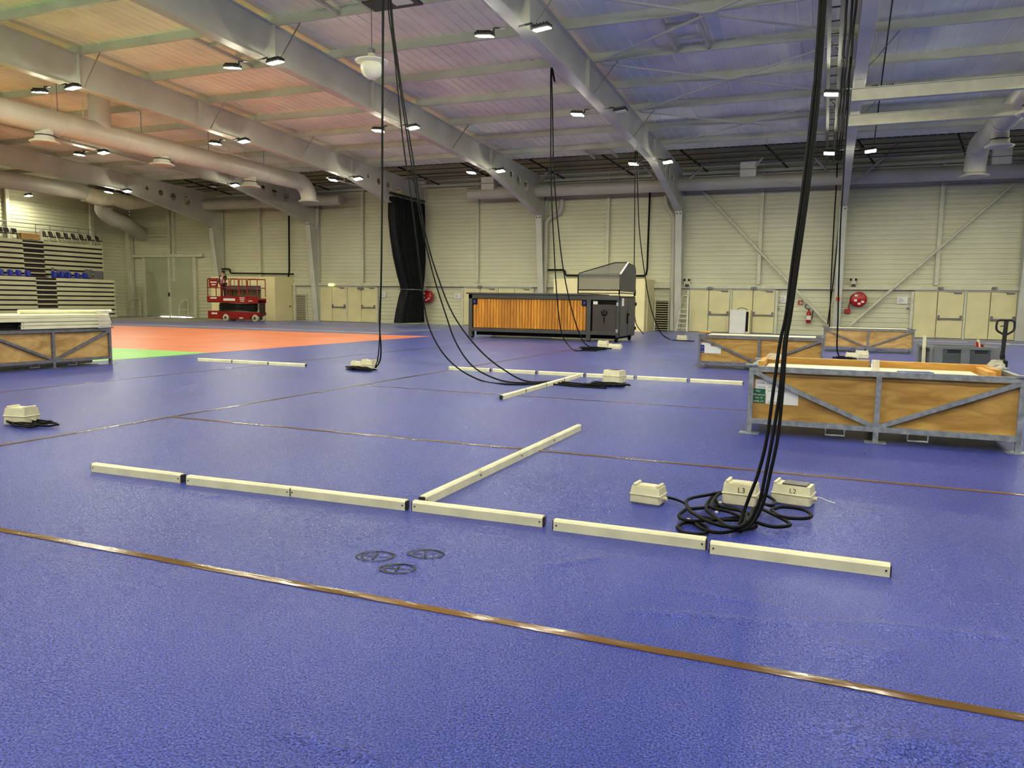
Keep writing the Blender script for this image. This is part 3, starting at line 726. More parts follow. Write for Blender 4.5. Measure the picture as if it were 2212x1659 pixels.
# ------------------------------------------------------------------ curtain, kiosks, wall equipment
def curtain():
    X = FX['C']+.05
    lv = [((842,428),(917,440)),((842,470),(916,480)),((846,510),(915,520)),((853,555),(913,560)),((862,595),(909,598)),((870,622),(906,622)),((871,628),(905,628)),((868,640),(906,640)),((862,670),(907,672)),((858,695),(908,699))]
    rows = []; N = 96
    for li, (a, b) in enumerate(lv):
        p, q = pX(*a, X), pX(*b, X); z = (p.z+q.z)/2
        y0, y1 = p.y, min(q.y, 43.75)
        z = max(z, .06); wd = (y1-y0); row = []
        for i in range(N):
            t = i/(N-1); amp = .10+.05*sin(t*9+1)
            row.append((X+.20+amp*sin(t*2*pi*17+.15*li)+.05*sin(t*2*pi*5+li*.3)+(.25*sin(pi*t) if li in (4,5,6,7) else .12*sin(pi*t)), y0+wd*t, z))
        rows.append(row)
    # closed cloth: folded front and a plain back, joined at the edges
    mb = MB(); K = 2*N
    vs = []
    for row in rows: vs += row+[(x-.34, y, z) for x, y, z in reversed(row)]
    fs = [(j*K+i, j*K+(i+1) % K, (j+1)*K+(i+1) % K, (j+1)*K+i) for j in range(len(rows)-1) for i in range(K)]
    mb.add(vs, fs, True)
    o = thing('stage_curtain', (X,42,0), 'gathered black curtain tied back against the wall', 'curtain')
    wput('cloth', mb, 'curtain', o)
    p, q = pX(870,625,X), pX(906,625,X)
    wput('tie_band', MB().tube([(X+.62,p.y,p.z),(X+.62,min(q.y,43.75),p.z),(X-.3,min(q.y,43.75),p.z),(X-.3,p.y,p.z)],.03,6,True), 'galvd', o)
    p = pX(840,425,X)
    wput('track', MB().bar((X+.2,p.y-.2,7.75),(X+.2,43.7,7.75),.1,.12), 'blackm', o)
    # roller boxes on the beam above
    for y in (41.9, 42.9): wput('track_bracket', MB().bar((X+.2,y,7.8),(X+.2,y,8.35),.08,.08), 'steel', o)
curtain()

def kiosk(n):
    if n == 1:
        Yf = 42.25; x = lambda p: pl(p,650,Yf).x; top = pl(590,598,Yf).z
        o = thing('kiosk', (x(530),Yf,0), 'ivory boxed kiosk with an open front behind the red lift', 'kiosk')
        wput('front_panel', MB().span((x(564),Yf,0),(x(594),Yf+.06,top)), 'kiosk', o)
        wput('front_panel', MB().span((x(457),Yf,0),(x(487),Yf+.06,top)), 'kiosk', o)
        wput('fascia', MB().span((x(487),Yf,pl(520,617,Yf).z),(x(564),Yf+.06,top)), 'kiosk', o)
        wput('shutter_box', MB().span((x(487),Yf+.12,pl(520,625,Yf).z),(x(564),Yf+.5,pl(520,617,Yf).z+.05)), 'galvd', o)
        sp = wput('side_panel', MB().span((x(594)-.06,Yf+.06,0),(x(594),D-.05,top)), 'kiosk', o)
        wput('handle', MB().bevbox((x(594)+.04,D-.45,1.0),(.08,.2,.05),.015), 'dark', sp)
        wput('side_panel', MB().span((x(457),Yf+.06,0),(x(457)+.06,D-.05,top)), 'kiosk', o)
        wput('roof_panel', MB().span((x(457),Yf+.06,top-.06),(x(594)-.06,D-.05,top)), 'kiosk', o)
        wput('back_panel', MB().span((x(457)+.06,D-.3,0),(x(594)-.06,D-.22,top-.06)), 'wall', o)
        wput('wood_panel', MB().span((x(556),Yf+.2,.05),(x(564),Yf+.26,.95)), 'beamw', o)
    else:
        Yf = 41.7; x = lambda p: pl(p,660,Yf).x; top = pl(1392,602,Yf).z
        o = thing('kiosk', (x(1300),Yf,0), 'ivory boxed kiosk standing behind the hood of the bar', 'kiosk')
        wput('front_panel', MB().span((x(1195),Yf,0),(x(1392),Yf+.06,top)), 'kiosk', o)
        sp = wput('side_panel', MB().span((x(1392)-.06,Yf+.06,0),(x(1392),D-.05,top)), 'kiosk', o)
        wput('side_door', MB().span((x(1392),Yf+.7,0),(x(1392)+.03,D-.5,2.05)), 'cream', sp)
        wput('side_panel', MB().span((x(1195),Yf+.06,0),(x(1195)+.06,D-.05,top)), 'kiosk', o)
        wput('roof_panel', MB().span((x(1195),Yf+.06,top-.06),(x(1392)-.06,D-.05,top)), 'kiosk', o)
kiosk(1); kiosk(2)

def hose_reel(x, y, r, label):
    c = W(x, y, .35); s = r*.027
    o = thing('hose_reel', (c.x,D-.05,c.z-.5), label, 'hose reel', 'red fire hose reels')
    wput('drum', MB().lathe([(.05,-.26),(.34,-.24),(.385,-.2),(.39,-.14),(.39,.1),(.37,.14),(.1,.16)],(c.x,D-.42,c.z),28,'y'), 'red', o)
    wput('hose', MB().lathe([(.32,.0),(.36,.02),(.36,.2),(.32,.22),(.1,.22)],(c.x-.06,D-.33,c.z),24,'y'), 'black', o)
    wput('hub', MB().lathe([(0,-.3),(.07,-.3),(.08,-.26)],(c.x,D-.42,c.z),14,'y'), 'red', o)
    for a, b in ((-.14,.2),(-.16,-.05),(.18,-.12),(.02,-.22)): wput('sticker', MB().box((c.x+a,D-.685,c.z+b),(.14,.01,.1)), 'decal', o)
    wput('wall_bracket', MB().span((c.x-.08,D-.3,c.z-.08),(c.x+.08,D-.04,c.z+.08)), 'red', o)
    v = wput('valve', MB().cyl((c.x-.45,D-.2,c.z-.75),(c.x-.45,D-.2,c.z-.3),.035,10).bevbox((c.x-.5,D-.2,c.z-.62),(.3,.12,.22),.03).tube(spline([(c.x-.45,D-.2,c.z-.3),(c.x-.4,D-.25,c.z-.15),(c.x-.3,D-.3,c.z-.05)],4),.03,8), 'red', o)
hose_reel(925,641,14,'red fire hose reel on the wall right of the curtain')
hose_reel(1855,647,16,'red fire hose reel on the wall right of the extinguisher')

def extinguisher():
    c = W(1746,698,.2); h = W(1746,680).z-c.z
    o = thing('fire_extinguisher', (c.x,D-.2,c.z), 'red fire extinguisher hung on the wall below a small sign', 'fire extinguisher')
    wput('cylinder', MB().lathe([(0,0),(.1,0),(.12,.03),(.12,.5),(.1,.58),(.04,.64),(.035,.68)],(c.x,D-.22,c.z),20), 'red', o)
    wput('valve', MB().bevbox((c.x,D-.22,c.z+.72),(.07,.06,.08),.01).bar((c.x-.02,D-.22,c.z+.77),(c.x+.16,D-.22,c.z+.82),.03,.015), 'blackm', o)
    wput('hose', MB().tube(spline([(c.x-.03,D-.22,c.z+.72),(c.x-.2,D-.24,c.z+.85),(c.x-.1,D-.24,c.z+1.0),(c.x+.12,D-.24,c.z+.92),(c.x+.2,D-.26,c.z+.6),(c.x+.16,D-.26,c.z+.2)],6),.022,8), 'black', o)
    wput('label', MB().lathe([(.122,.18),(.122,.4)],(c.x,D-.22,c.z),20), 'decal', o)
    wput('wall_hook', MB().box((c.x,D-.08,c.z+.45),(.06,.1,.2)), 'galvd', o)
extinguisher()
def wsign(x0, y0, x1, y1, m, label, sub):
    a, b = W(x0,y1), W(x1,y0)
    o = thing('wall_sign', ((a.x+b.x)/2,D-.06,a.z), label, 'sign', 'small fire signs')
    wput('plate', MB().span((a.x,D-.09,a.z),(b.x,D-.075,b.z)), m, o)
    w_ = b.x-a.x; h_ = b.z-a.z
    wput('pictogram', MB().span((a.x+w_*.42,D-.096,a.z+h_*.15),(a.x+w_*.58,D-.09,b.z-h_*.15)).span((a.x+w_*.70,D-.096,a.z+h_*.2),(a.x+w_*.86,D-.09,a.z+h_*.55)), 'decal', o)
wsign(1723.5,649,1734,658,'red','small red fire sign above the extinguisher',1)
o = solo('wall_sign', MB().span((FX['F']-.1,43.40,W(1820,650).z),(FX['F']+.1,43.42,W(1820,642).z)), 'orangel', 'small orange sign on the column by the hose reel', 'sign', 'small fire signs')

def stepladder():
    Y = D-.75; L, R = pl(1460,716,Y), pl(1483,716,Y); T0, T1 = pl(1471,641,Y), pl(1483,641,Y)
    T0 = Vector((T0.x,Y+.45,T0.z)); T1 = Vector((T1.x,Y+.45,T1.z)); L.z = R.z = .02
    R.x += .02
    o = thing('stepladder', (L.x,Y,0), 'white folding stepladder leaning by the column', 'stepladder')
    for a, b in ((L,T0),(R,T1)): wput('stile', MB().bar(a, b, .06, .04), 'white', o)
    arc = [T0.lerp(T1,t)+Vector((0,0,.09*sin(pi*t))) for t in (0,.15,.35,.65,.85,1)]
    wput('top_hoop', MB().tube(arc,.03,8), 'white', o)
    for k in range(5):
        t = .10+.135*k; a, b = L.lerp(T0,t), R.lerp(T1,t)
        wput('tread', MB().bar(a,b,.12,.035,up=(0,0,1)), 'white', o)
    for a in (L,R):
        wput('rear_leg', MB().bar(Vector((a.x+.02,D-.2,.02)), Vector((a.x+.12,Y+.35,1.5)), .04,.03), 'white', o)
stepladder()
# leaning white board
a, b = pl(1575,716,D-.6), pl(1609,716,D-.6); zt_ = pl(1590,669,D-.35).z
o = thing('white_board', (a.x,D-.6,0), 'white board and case leaning on the doors', 'board')
wput('front_board', MB().prism([(a.x,D-.62,0),(b.x,D-.62,0),(b.x,D-.42,zt_),(a.x,D-.42,zt_)],(0,.05,0)), 'paper', o)
wput('case_side', MB().prism([(b.x+.02,D-.55,0),(b.x+.22,D-.55,0),(b.x+.22,D-.38,zt_-.02),(b.x+.02,D-.38,zt_-.02)],(0,.18,0)), 'kiosk', o)
wput('dark_gap', MB().prism([(b.x+.02,D-.57,.1),(b.x+.14,D-.57,.1),(b.x+.14,D-.42,zt_-.1),(b.x+.02,D-.42,zt_-.1)],(0,.02,0)), 'black', o)
wput('cable_loop', MB().tube(spline([(a.x+.35,D-.4,zt_),(a.x+.5,D-.4,zt_+.1),(a.x+.75,D-.4,zt_+.08),(a.x+.9,D-.4,zt_+.01)],5),.015,6), 'black', o)

# ------------------------------------------------------------------ bar container
BY, BX0, BX1, BT = 29.1, -13.75, -7.34, 1.84
BB = BY+2.65
bar = thing('bar_container', ((BX0+BX1)/2,BY,0), 'anthracite bar container clad in orange pine planks with a hood', 'bar counter')
XM = -8.48
fr = MB().span((BX0,BY-.02,.28),(BX1,BY+.10,.42)).span((BX0,BY-.03,BT-.2),(BX1,BY+.12,BT-.02)).span((BX0,BY-.03,.05),(BX0+.16,BY+.13,BT-.02)).span((XM-.16,BY-.03,.05),(XM,BY+.13,BT-.2)).span((BX1-.1,BY-.02,.2),(BX1,BY+.12,BT-.02))
fr.span((BX0,BB-.12,.2),(BX1,BB,BT-.02)).span((BX0,BY+.13,.28),(BX0+.1,BB-.12,BT-.02)).span((BX1-.14,BY+.12,.25),(BX1-.03,BB-.12,BT-.2))
wput('body_frame', fr, 'anth', bar)
wput('counter_top', MB().span((BX0-.08,BY-.10,BT-.02),(XM+.02,BB+.03,BT+.04)), 'anth', bar)
wput('backing', MB().span((BX0+.16,BY+.08,.42),(XM-.16,BY+.12,BT-.2)), 'anth2', bar)
nP = 38; x0p, x1p = BX0+.2, XM-.19; pw = (x1p-x0p)/nP
me = MB().bevbox((0,0,0),(pw*.90,.045,1.0),.014).mesh('plank'); me.materials.append(MT['plank'])
for k in range(nP):
    zl, zh = .43, BT-.21
    if k in (0, nP-1): zh -= .22
    s_ = put('plank', me, None, bar); s_.scale = (1,1,zh-zl)
    s_.location = Vector((x0p+pw*(k+.5), BY+.045-.022*random.random(), (zl+zh)/2))-bar.location
for X in (x0p+.06, x1p-.08):
    s_ = wput('socket_panel', MB().span((X-.1,BY-.02,BT-.44),(X+.12,BY+.05,BT-.2)), 'black', bar)
    wput('socket', MB().bevbox((X+.02,BY-.04,BT-.33),(.1,.05,.13),.015), 'bluel', s_)
# right module: drawer slot, panel with emblem, twin side doors
wput('slot', MB().span((XM+.02,BY+.06,BT-.42),(BX1-.1,BY+.10,BT-.2)), 'black', bar)
wput('bottle_box', MB().box((XM+.18,BY+.03,BT-.31),(.18,.04,.12)), 'decal', bar)
fp = wput('front_panel', MB().bevbox(((XM+BX1)/2-.02,BY+.03,.92),(.98,.06,1.08),.02), 'anth2', bar)
wput('panel_lip', MB().span((XM+.02,BY-.02,.37),(BX1-.06,BY+.05,.40)), 'redm', fp)
cx, cz, yy = (XM+BX1)/2-.02, 1.02, BY-.008
em = MB(); dep = (0,-.012,0)
U = [(cx-.19+.0,yy,cz+.16)]
arc_o = [(cx+.20*cos(t), yy, cz+.02+.17*sin(t)) for t in [pi+pi*i/12 for i in range(13)]]; arc_i = [(cx+.11*cos(t), yy, cz+.02+.09*sin(t)) for t in [2*pi-pi*i/12 for i in range(13)]]
em.prism([(cx-.22,yy,cz+.15),]+arc_o+[(cx+.22,yy,cz+.15),(cx+.11,yy,cz+.13)]+arc_i+[(cx-.11,yy,cz+.13)], dep)
em.span((cx-.035,yy-.014,cz-.1),(cx+.035,yy,cz+.15)).prism([(cx-.07,yy,cz+.15),(cx+.07,yy,cz+.15),(cx,yy,cz+.24)],dep)
em.prism([(cx-.045,yy,cz-.19),(cx+.045,yy,cz-.19),(cx+.028,yy,cz-.44),(cx-.028,yy,cz-.44)],dep).span((cx-.04,yy-.014,cz-.54),(cx+.04,yy,cz-.47))
em.v = [(cx+(x-cx)*.6, y, 1.0+(z-cz+.16)*.72) for x, y, z in em.v]
tag(wput('emblem', em, 'black', fp), 'black trident emblem above an exclamation mark')
for zz in (.45, 1.48): wput('hinge', MB().bevbox((BX1-.07,BY-.01,zz),(.08,.06,.14),.01), 'galv', bar)
for k in range(2):
    ya = BY+.06+k*1.3; dr = wput('side_door', MB().bevbox((BX1-.0,ya+.64,.98),(.05,1.24,1.5),.01), 'anth', bar)
    if k == 0: wput('handle', MB().bar((BX1+.05,ya+1.15,.72),(BX1+.05,ya+1.15,1.12),.05,.04).bar((BX1+.05,ya+1.15,1.12),(BX1+.08,ya+1.3,1.05),.04,.03), 'black', dr)
    else:
        for zz in (.5,1.5): wput('hinge', MB().cyl((BX1+.05,ya+1.25,zz-.07),(BX1+.05,ya+1.25,zz+.07),.03,8), 'blackm', dr)
wput('notice_sheet', MB().span((BX1+.02,BY+.3,1.42),(BX1+.03,BY+.62,1.72)), 'paper', bar)
for X, Y in ((BX0+.1,BY+.15),(BX0+.1,BB-.2),(XM-.08,BY+.1),(BX1-.15,BY+.25),(BX1-.15,BB-.2)):
    wput('caster', MB().cyl((X-.05,Y,.11),(X+.05,Y,.11),.105,14).box((X,Y,.2),(.14,.12,.14)), 'black', bar)
wput('skirt', MB().span((BX0+.2,BY+.35,.12),(BX1-.15,BB-.3,.3)), 'black', bar)
# hood
hx0, hx1 = -9.02, BX1
hood = MB()
prof = [(BY,1.98),(BY,2.66),(BY+1.2,3.14),(BY+2.4,3.08),(BY+2.62,2.9),(BY+2.62,1.98)]
sp = wput('hood_side', MB().prism([(hx1-.04,y,z) for y, z in prof],(.05,0,0)), 'anth', bar)
wput('hood_edge', MB().bar((hx1+.012,BY-.01,2.64),(hx1+.012,BY+1.2,3.15),.06,.03), 'decal', sp)
hp = wput('hood_front', MB().prism([(hx0,BY+.0,2.02),(hx1-.05,BY,2.02),(hx1-.05,BY,2.66),(hx0,BY,2.66)],(0,.015,0)), 'glass', bar)
wput('hood_slope', MB().prism([(hx0,BY,2.66),(hx1-.05,BY,2.66),(hx1-.05,BY+1.2,3.14),(hx0+.02,BY+1.2,2.66),],(0,0,.015)) if False else MB().add([(hx0,BY,2.67),(hx1-.05,BY,2.67),(hx1-.05,BY+1.2,3.14),(hx0+1.15,BY+1.2,3.14),(hx0,BY,2.655),(hx1-.05,BY,2.655),(hx1-.05,BY+1.2,3.125),(hx0+1.15,BY+1.2,3.125)],[(0,1,2,3),(7,6,5,4),(0,4,5,1),(1,5,6,2),(2,6,7,3),(3,7,4,0)]), 'glass', bar)
wput('hood_frame', MB().tube([(hx0,BY,1.84),(hx0,BY,2.6),(hx0+.04,BY+.05,2.68),(hx0+1.15,BY+1.2,3.14),(hx1-.02,BY+1.2,3.14)],.025,8).tube([(hx0,BY,2.02),(hx1,BY,2.02)],.022,8).tube([(hx1-.02,BY,1.84),(hx1-.02,BY,2.05)],.03,8).tube([(hx0,BY,1.9),(hx1,BY,1.9)],.015,8).tube([(hx1,BB-.05,1.84),(hx1,BB-.05,2.1)],.03,8).tube([(hx1,BY,1.92),(hx1,BB,1.92)],.02,8), 'black', bar)
wput('serving_hatch', MB().span((XM+.02,BY+.15,BT-.2),(BX1-.05,BB-.15,BT-.14)), 'anth', bar)

# ------------------------------------------------------------------ transport crates
CL, CW, CH = 2.77, 1.2, .82
def crate(loc, rz, label, ply='ply', steel='galv'):
    o = thing('transport_crate', loc, label, 'crate', 'steel-framed plywood crates', rz=rz)   # origin: front left foot; length along +x, depth along +y
    t = .055
    for x in (t/2, CL/2, CL-t/2):
        for y in (t/2, CW-t/2):
            p_ = put('post', MB().span((x-t/2,y-t/2,0),(x+t/2,y+t/2,CH-.03)), steel, o)
            put('foot_plate', MB().span((x-.11,y-.08,0),(x+.11,y+.08,.008)), steel, p_)
    for y in (t/2, CW-t/2):
        put('bottom_rail', MB().span((t,y-t/2,.12),(CL/2-t/2,y+t/2,.18)), steel, o)
        put('bottom_rail', MB().span((CL/2+t/2,y-t/2,.12),(CL-t,y+t/2,.18)), steel, o)
        put('top_rail', MB().span((0,y-t/2-.004,CH-.08),(CL,y+t/2+.004,CH-.02)), steel, o)
        sgn = -1 if y < CW/2 else 1; yd = y+sgn*.004
        put('brace', MB().bar((t,yd,CH-.09),(CL/2-t/2,yd,.18),.05,.045,up=(0,-1,0)), steel, o)
        put('brace', MB().bar((CL-t,yd,CH-.09),(CL/2+t/2,yd,.18),.05,.045,up=(0,-1,0)), steel, o)
        yp = y-sgn*.035
        put('plywood_panel', MB().span((t,yp-.008,.18),(CL/2-t/2,yp+.008,CH-.09)), ply, o)
        put('plywood_panel', MB().span((CL/2+t/2,yp-.008,.18),(CL-t,yp+.008,CH-.09)), ply, o)
        for xc in (CL/2-.42, CL/2+.42):
            put('fork_pocket', MB().tube([(xc-.1,y,.12),(xc-.1,y,.045),(xc+.1,y,.045),(xc+.1,y,.12)],.013,6,False), steel, o)
    for x in (t/2, CL-t/2):
        put('end_rail', MB().span((x-t/2,t,.12),(x+t/2,CW-t,.18)), steel, o)
        put('end_rail', MB().span((x-t/2,t,CH-.08),(x+t/2,CW-t,CH-.02)), steel, o)
        put('plywood_panel', MB().span((x-.008,t,.18),(x+.008,CW-t,CH-.09)), ply, o)
        for y in (t/2, CW-t/2): put('corner_cap', MB().span((x-.07,y-.05,CH-.022),(x+.07,y+.05,CH)), steel, o)
    put('base_board', MB().span((t,t,.17),(CL-t,CW-t,.19)), ply, o)
    return o
c1 = crate((-.78,9.37,0), radians(-.6), 'nearest plywood crate with galvanised frame, open top and green label')
c2 = crate((-2.74,18.6,0), 0, 'plywood crate with blue label behind the nearest crate', 'ply', 'galvd')
c3 = crate((.02,28.3,0), 0, 'farthest plywood crate beside the grey plastic bin', 'ply2', 'galvd')
c4 = crate((-14.65,12.45-CL,0), radians(90), 'plywood crate at left edge under stacked white rails', 'ply2', 'galvd')
for o in (c4,): put('floor_tube', MB().cyl((.05,.3,.09),(CL-.3,.3,.09),.055,12), 'pvc', o)
# load of the nearest crate
o = thing('wood_tray', (-.6,9.5,CH-.1), 'varnished wooden tray frame with white boards inside the nearest crate', 'tray')
wput('white_boards', MB().span((-.62,9.46,CH-.16),(1.62,10.3,CH-.045)), 'pvc', o)
wput('long_batten', MB().span((-.66,10.38,CH-.2),(.55,10.47,CH+.03)), 'beamw', o)
wput('long_batten', MB().span((.6,10.38,CH-.2),(1.84,10.47,CH+.03)), 'beamw', o)
wput('cross_batten', MB().span((1.68,9.62,CH-.2),(1.76,10.38,CH+.005)), 'beamw', o)
wput('cross_batten', MB().span((-.7,9.62,CH-.2),(-.64,10.47,CH+.02)), 'beamw', o)
wput('end_block', MB().span((1.76,9.9,CH-.2),(1.86,10.4,CH+.015)), 'beamw', o)
wput('strap', MB().bar((.56,9.42,CH-.03),(.62,10.42,CH+.04),.09,.006), 'film', o)
solo('clipboard', MB().box((.98,9.62,CH-.03),(.34,.16,.008),Matrix.Rotation(.2,3,'Z')), 'bluel', 'blue sheet lying on the white boards of the nearest crate', 'sheet')
def wrap(c, d, label):
    mb_ = MB(); n_ = 14; vs_ = []
    for k in range(5):
        for i in range(n_):
            a = 2*pi*i/n_; r_ = (1-.12*k)*(1+.12*random.uniform(-1,1))
            vs_.append((c[0]+d[0]/2*cos(a)*r_, c[1]+d[1]/2*sin(a)*r_, c[2]+d[2]*(k/4)*(1+.1*random.uniform(-1,1))))
    mb_.add(vs_, [(k*n_+i, k*n_+(i+1) % n_, (k+1)*n_+(i+1) % n_, (k+1)*n_+i) for k in range(4) for i in range(n_)]+[tuple(range(4*n_,5*n_))])
    return solo('wrap_film', mb_, 'film', label, 'plastic film', 'scraps of clear film')
wrap((1.9,10.42,CH),(.22,.3,.09),'crumpled clear film on the far right corner of nearest crate')
wrap((-.55,10.45,CH),(.3,.25,.07),'crumpled clear film on the far left corner of nearest crate')
# labels on the nearest crate front (crate panel at y ~ 9.39)
def clabel(parent, x0, y0, x1, y1, Y, m, lines, name, ink='ink', off=0):
    a, b = pl(x0,y1,Y), pl(x1,y0,Y); off_ = parent.location
    R_ = Matrix.Rotation(-parent.rotation_euler.z,3,'Z')
    loc = lambda p: R_ @ (Vector(p)-off_)
    p0, p1 = loc(a), loc(b)
    s_ = put(name, MB().span((p0.x,.0515-off,p0.z),(p1.x,.0535-off,p1.z)), m, parent)
    hh = p1.z-p0.z
    for (t, sx, sz, size) in lines:
        put('lettering', text_mb(t, size*hh, (p0.x+(p1.x-p0.x)*sx, .0505-off, p0.z+hh*sz)), ink, s_)
clabel(c1,1630,822,1681,850,9.37,'paper',[('SCENE   3 FACE',.08,.68,.17),('BLEUE    5.4',.14,.40,.17)],'paper_label')
clabel(c1,1621,841,1653,870,9.37,'greenl',[('Mâts',.3,.78,.17),('Mâlle parcours',.04,.54,.17),('Ges. 16',.26,.32,.17),('CAISSE n°5',.04,.06,.17)],'green_label','decal',.003)
clabel(c1,1653,843,1725,873,9.37,'paper',[('CHARGEMENT',.05,.78,.17),('Quantité',.05,.06,.17)],'paper_label','ink',.001)
clabel(c2,1507,745,1521,762,18.6,'bluel',[('PLAN',.15,.65,.2),('3x4',.2,.38,.2),('CAISSE 2',.08,.1,.17)],'blue_label','decal',.003)
clabel(c2,1510,741,1535,750,18.6,'paper',[],'paper_label')
clabel(c2,1521,749,1557,763,18.6,'paper',[],'paper_label','ink',.001)
# boards on crate 2, top boards on crate 3
solo('white_board_stack', MB().span((-2.55,18.75,CH-.14),(-.15,19.6,CH-.015)), 'pvc', 'cream boards lying in the crate with the blue label', 'boards')
solo('white_board_stack', MB().span((.2,28.45,CH-.14),(2.6,29.3,CH-.015)), 'pvc', 'cream boards lying in the farthest crate', 'boards')
solo('wood_offcut', MB().bevbox((pl(1523,717,19.5).x,19.5,CH+.02),(.28,.1,.04),.008), 'beamw', 'small wooden offcut on the crate with the blue label', 'wood block')

# ------------------------------------------------------------------ barrier rails
def rail_proto(L=.985, hgt=.075, wid=.06):
    o = thing('barrier_rail', (0,0,0), 'x', 'barrier rail')
    pr = [(-wid/2,0),(wid/2,0),(wid/2,hgt-.016),(wid/2-.012,hgt-.002),(.007,hgt),(.005,hgt-.006),(-.005,hgt-.006),(-.007,hgt),(-wid/2+.012,hgt-.002),(-wid/2,hgt-.016)]
    put('body', MB().prism([(0,y,z) for y, z in pr],(L,0,0)), 'pvc', o)
    for x, s in ((-.006,1),(L,1)): put('end_bracket', MB().span((x-.002,-wid/2+.004,.004),(x+.008,wid/2-.004,hgt-.01)), 'dark', o)
    sc = MB()
    for x in (.02, L-.02):
        for y in (-1,1): sc.cyl((x,y*wid/2,.036),(x,y*(wid/2+.003),.036),.006,8)
    put('screws', sc, 'dark', o)
    return o
r0 = rail_proto(); first = [True]
def rail(x, y, rz, label, group, z=0):
    o = r0 if first[0] else copy_tree(r0); first[0] = False
    o.location = (x,y,z); o.rotation_euler = (0,0,rz); o['label'] = label; o['group'] = group
    return o
ORD = ['first','second','third','fourth','fifth','sixth']
for i, (a, b) in enumerate((((197,1019),(392,1044)),((402,1047),(622,1073)),((626,1073),(873,1103)),((890,1104),(1170,1139)),((1195,1146),(1521,1188)),((1533,1196),(1918,1247)))):
    p, q = fl(*a), fl(*b); rail(p.x, p.y+.03, math.atan2(q.y-p.y,q.x-p.x), 'cream plastic rail, %s from left in the nearest row' % ORD[i], 'rails in the nearest row')
p, q = fl(912,1092), fl(1247,931)
for i in range(4):
    s_ = p.lerp(q, i/4); rail(s_.x, s_.y, math.atan2(q.y-p.y,q.x-p.x), 'cream plastic rail, %s along the line leading away from the nearest row' % ORD[i], 'rails leading away')
for i, xx in enumerate((-7.6,-6.55,-5.5,-4.45,-3.4,-2.35)):
    rail(xx, 15.1, radians(random.uniform(-.6,.3)), 'cream plastic rail, %s from left in the middle row' % ORD[i], 'rails in the middle row')
for i in range(4):
    rail(-4.56, 10.85+1.02*i, radians(90), 'cream plastic rail, %s from the near end of the middle branch' % ORD[i], 'rails of the middle branch')
for i in range(3):
    rail(-13.7+1.04*i, 14.02, radians(1.5), 'cream plastic rail, %s from left in the row before the orange court' % ORD[i], 'rails before the court')
# stack on the left crate
OR2_ = ORD+['seventh']
for lay in range(4):
    for k in range(7):
        nm = 'white rail stacked on the left crate, %s layer up, %s from the front' % (ORD[lay], OR2_[k])
        o = copy_tree(r0); o.location = (-14.66-.145*k-.02*random.random(), 12.40-CL+.03*random.uniform(-1,1)+(.72 if lay < 2 else 0), CH+.002+.073*lay)
        o.rotation_euler = (0,0,radians(90)); o.scale = (2.09 if lay < 2 else 2.82,2.2,.95); o['label'] = nm; o['group'] = 'white rails stacked on the left crate'
gb = thing('black_crate', (-15.2,9.95,CH), 'black slatted plastic crate tucked under the stacked white rails', 'plastic crate')
wput('tray', MB().span((-15.6,9.72,CH+.002),(-14.68,10.36,CH+.02)), 'black', gb)
for q in range(4): wput('slat_row', MB().span((-14.70,9.72,CH+.02+.033*q),(-14.685,10.36,CH+.04+.033*q)), 'black', gb)
for q in range(6): wput('upright', MB().span((-14.705,9.74+.118*q,CH+.02),(-14.69,9.77+.118*q,CH+.143)), 'black', gb)
solo('white_tube', MB().cyl((-15.0,10.6,CH+.34),(-15.0,12.75,CH+.34),.045,14), 'pvc', 'round white tube sticking out of the stack on the left crate', 'tube')
mb = MB()
for k in range(2):
    vs_ = []; n_ = 24
    for i in range(n_):
        a = 2*pi*i/n_; vs_.append((-15.15+.60*max(-1,min(1,1.35*cos(a))), 12.05+.28*k, CH+.15+.175*max(-1,min(1,1.35*sin(a)))))
    if k == 0: A_ = vs_
    else: mb.add(A_+vs_, [(i,(i+1) % n_,n_+(i+1) % n_,n_+i) for i in range(n_)], False)
solo('wrap_film', mb, 'film', 'clear film wrapped round the end of the white rail stack', 'plastic film', 'scraps of clear film')

# ------------------------------------------------------------------ scissor lift and its operator
LX0, LX1, LYc, LWd = -37.2, -33.12, 39.0, .78
lift = thing('scissor_lift', ((LX0+LX1)/2,LYc,0), 'red scissor lift with lowered platform in front of the kiosk', 'scissor lift')
y0, y1 = LYc, LYc+LWd
ch = MB().prism([(LX0,y0,.16),(LX0+1.15,y0,.12),(LX0+1.2,y0,.42),(LX0+1.75,y0,.42),(LX0+1.8,y0,.16),(LX1-.65,y0,.16),(LX1-.6,y0,.42),(LX1-.02,y0,.42),(LX1-.02,y0,.6),(LX0,y0,.66)],(0,LWd,0))
wput('chassis', ch, 'redm', lift)
wput('tray_door', MB().bevbox((-34.55,y0-.01,.38),(1.35,.04,.4),.015), 'redm', lift)
for x in (-35.73, -33.38):
    for y in (y0+.02, y1-.14):
        wh_ = wput('wheel', MB().lathe([(.09,-.06),(.15,-.07),(.22,-.06),(.235,-.03),(.235,.09),(.22,.12),(.1,.12)],(x,y,.235),24,'y'), 'tyre', lift)
        wput('hub', MB().lathe([(0,-.05),(.05,-.06),(.13,-.05),(.15,-.03)],(x,y,.235),18,'y'), 'hub', wh_)
for a in range(3):
    z = .70+.15*a
    for s in (0, 1):
        pa, pb = ((LX0+.75,z),(LX1-.45,z+.13)) if s == 0 else ((LX0+.75,z+.13),(LX1-.45,z))
        for y in (y0+.22+.06*s, y1-.28-.06*s): wput('scissor_arm', MB().bar((pa[0],y,pa[1]),(pb[0],y,pb[1]),.05,.12), 'blackm', lift)
wput('cylinder', MB().cyl((LX0+1.0,LYc+LWd/2,.72),(LX1-.9,LYc+LWd/2,.95),.07,12), 'galvd', lift)
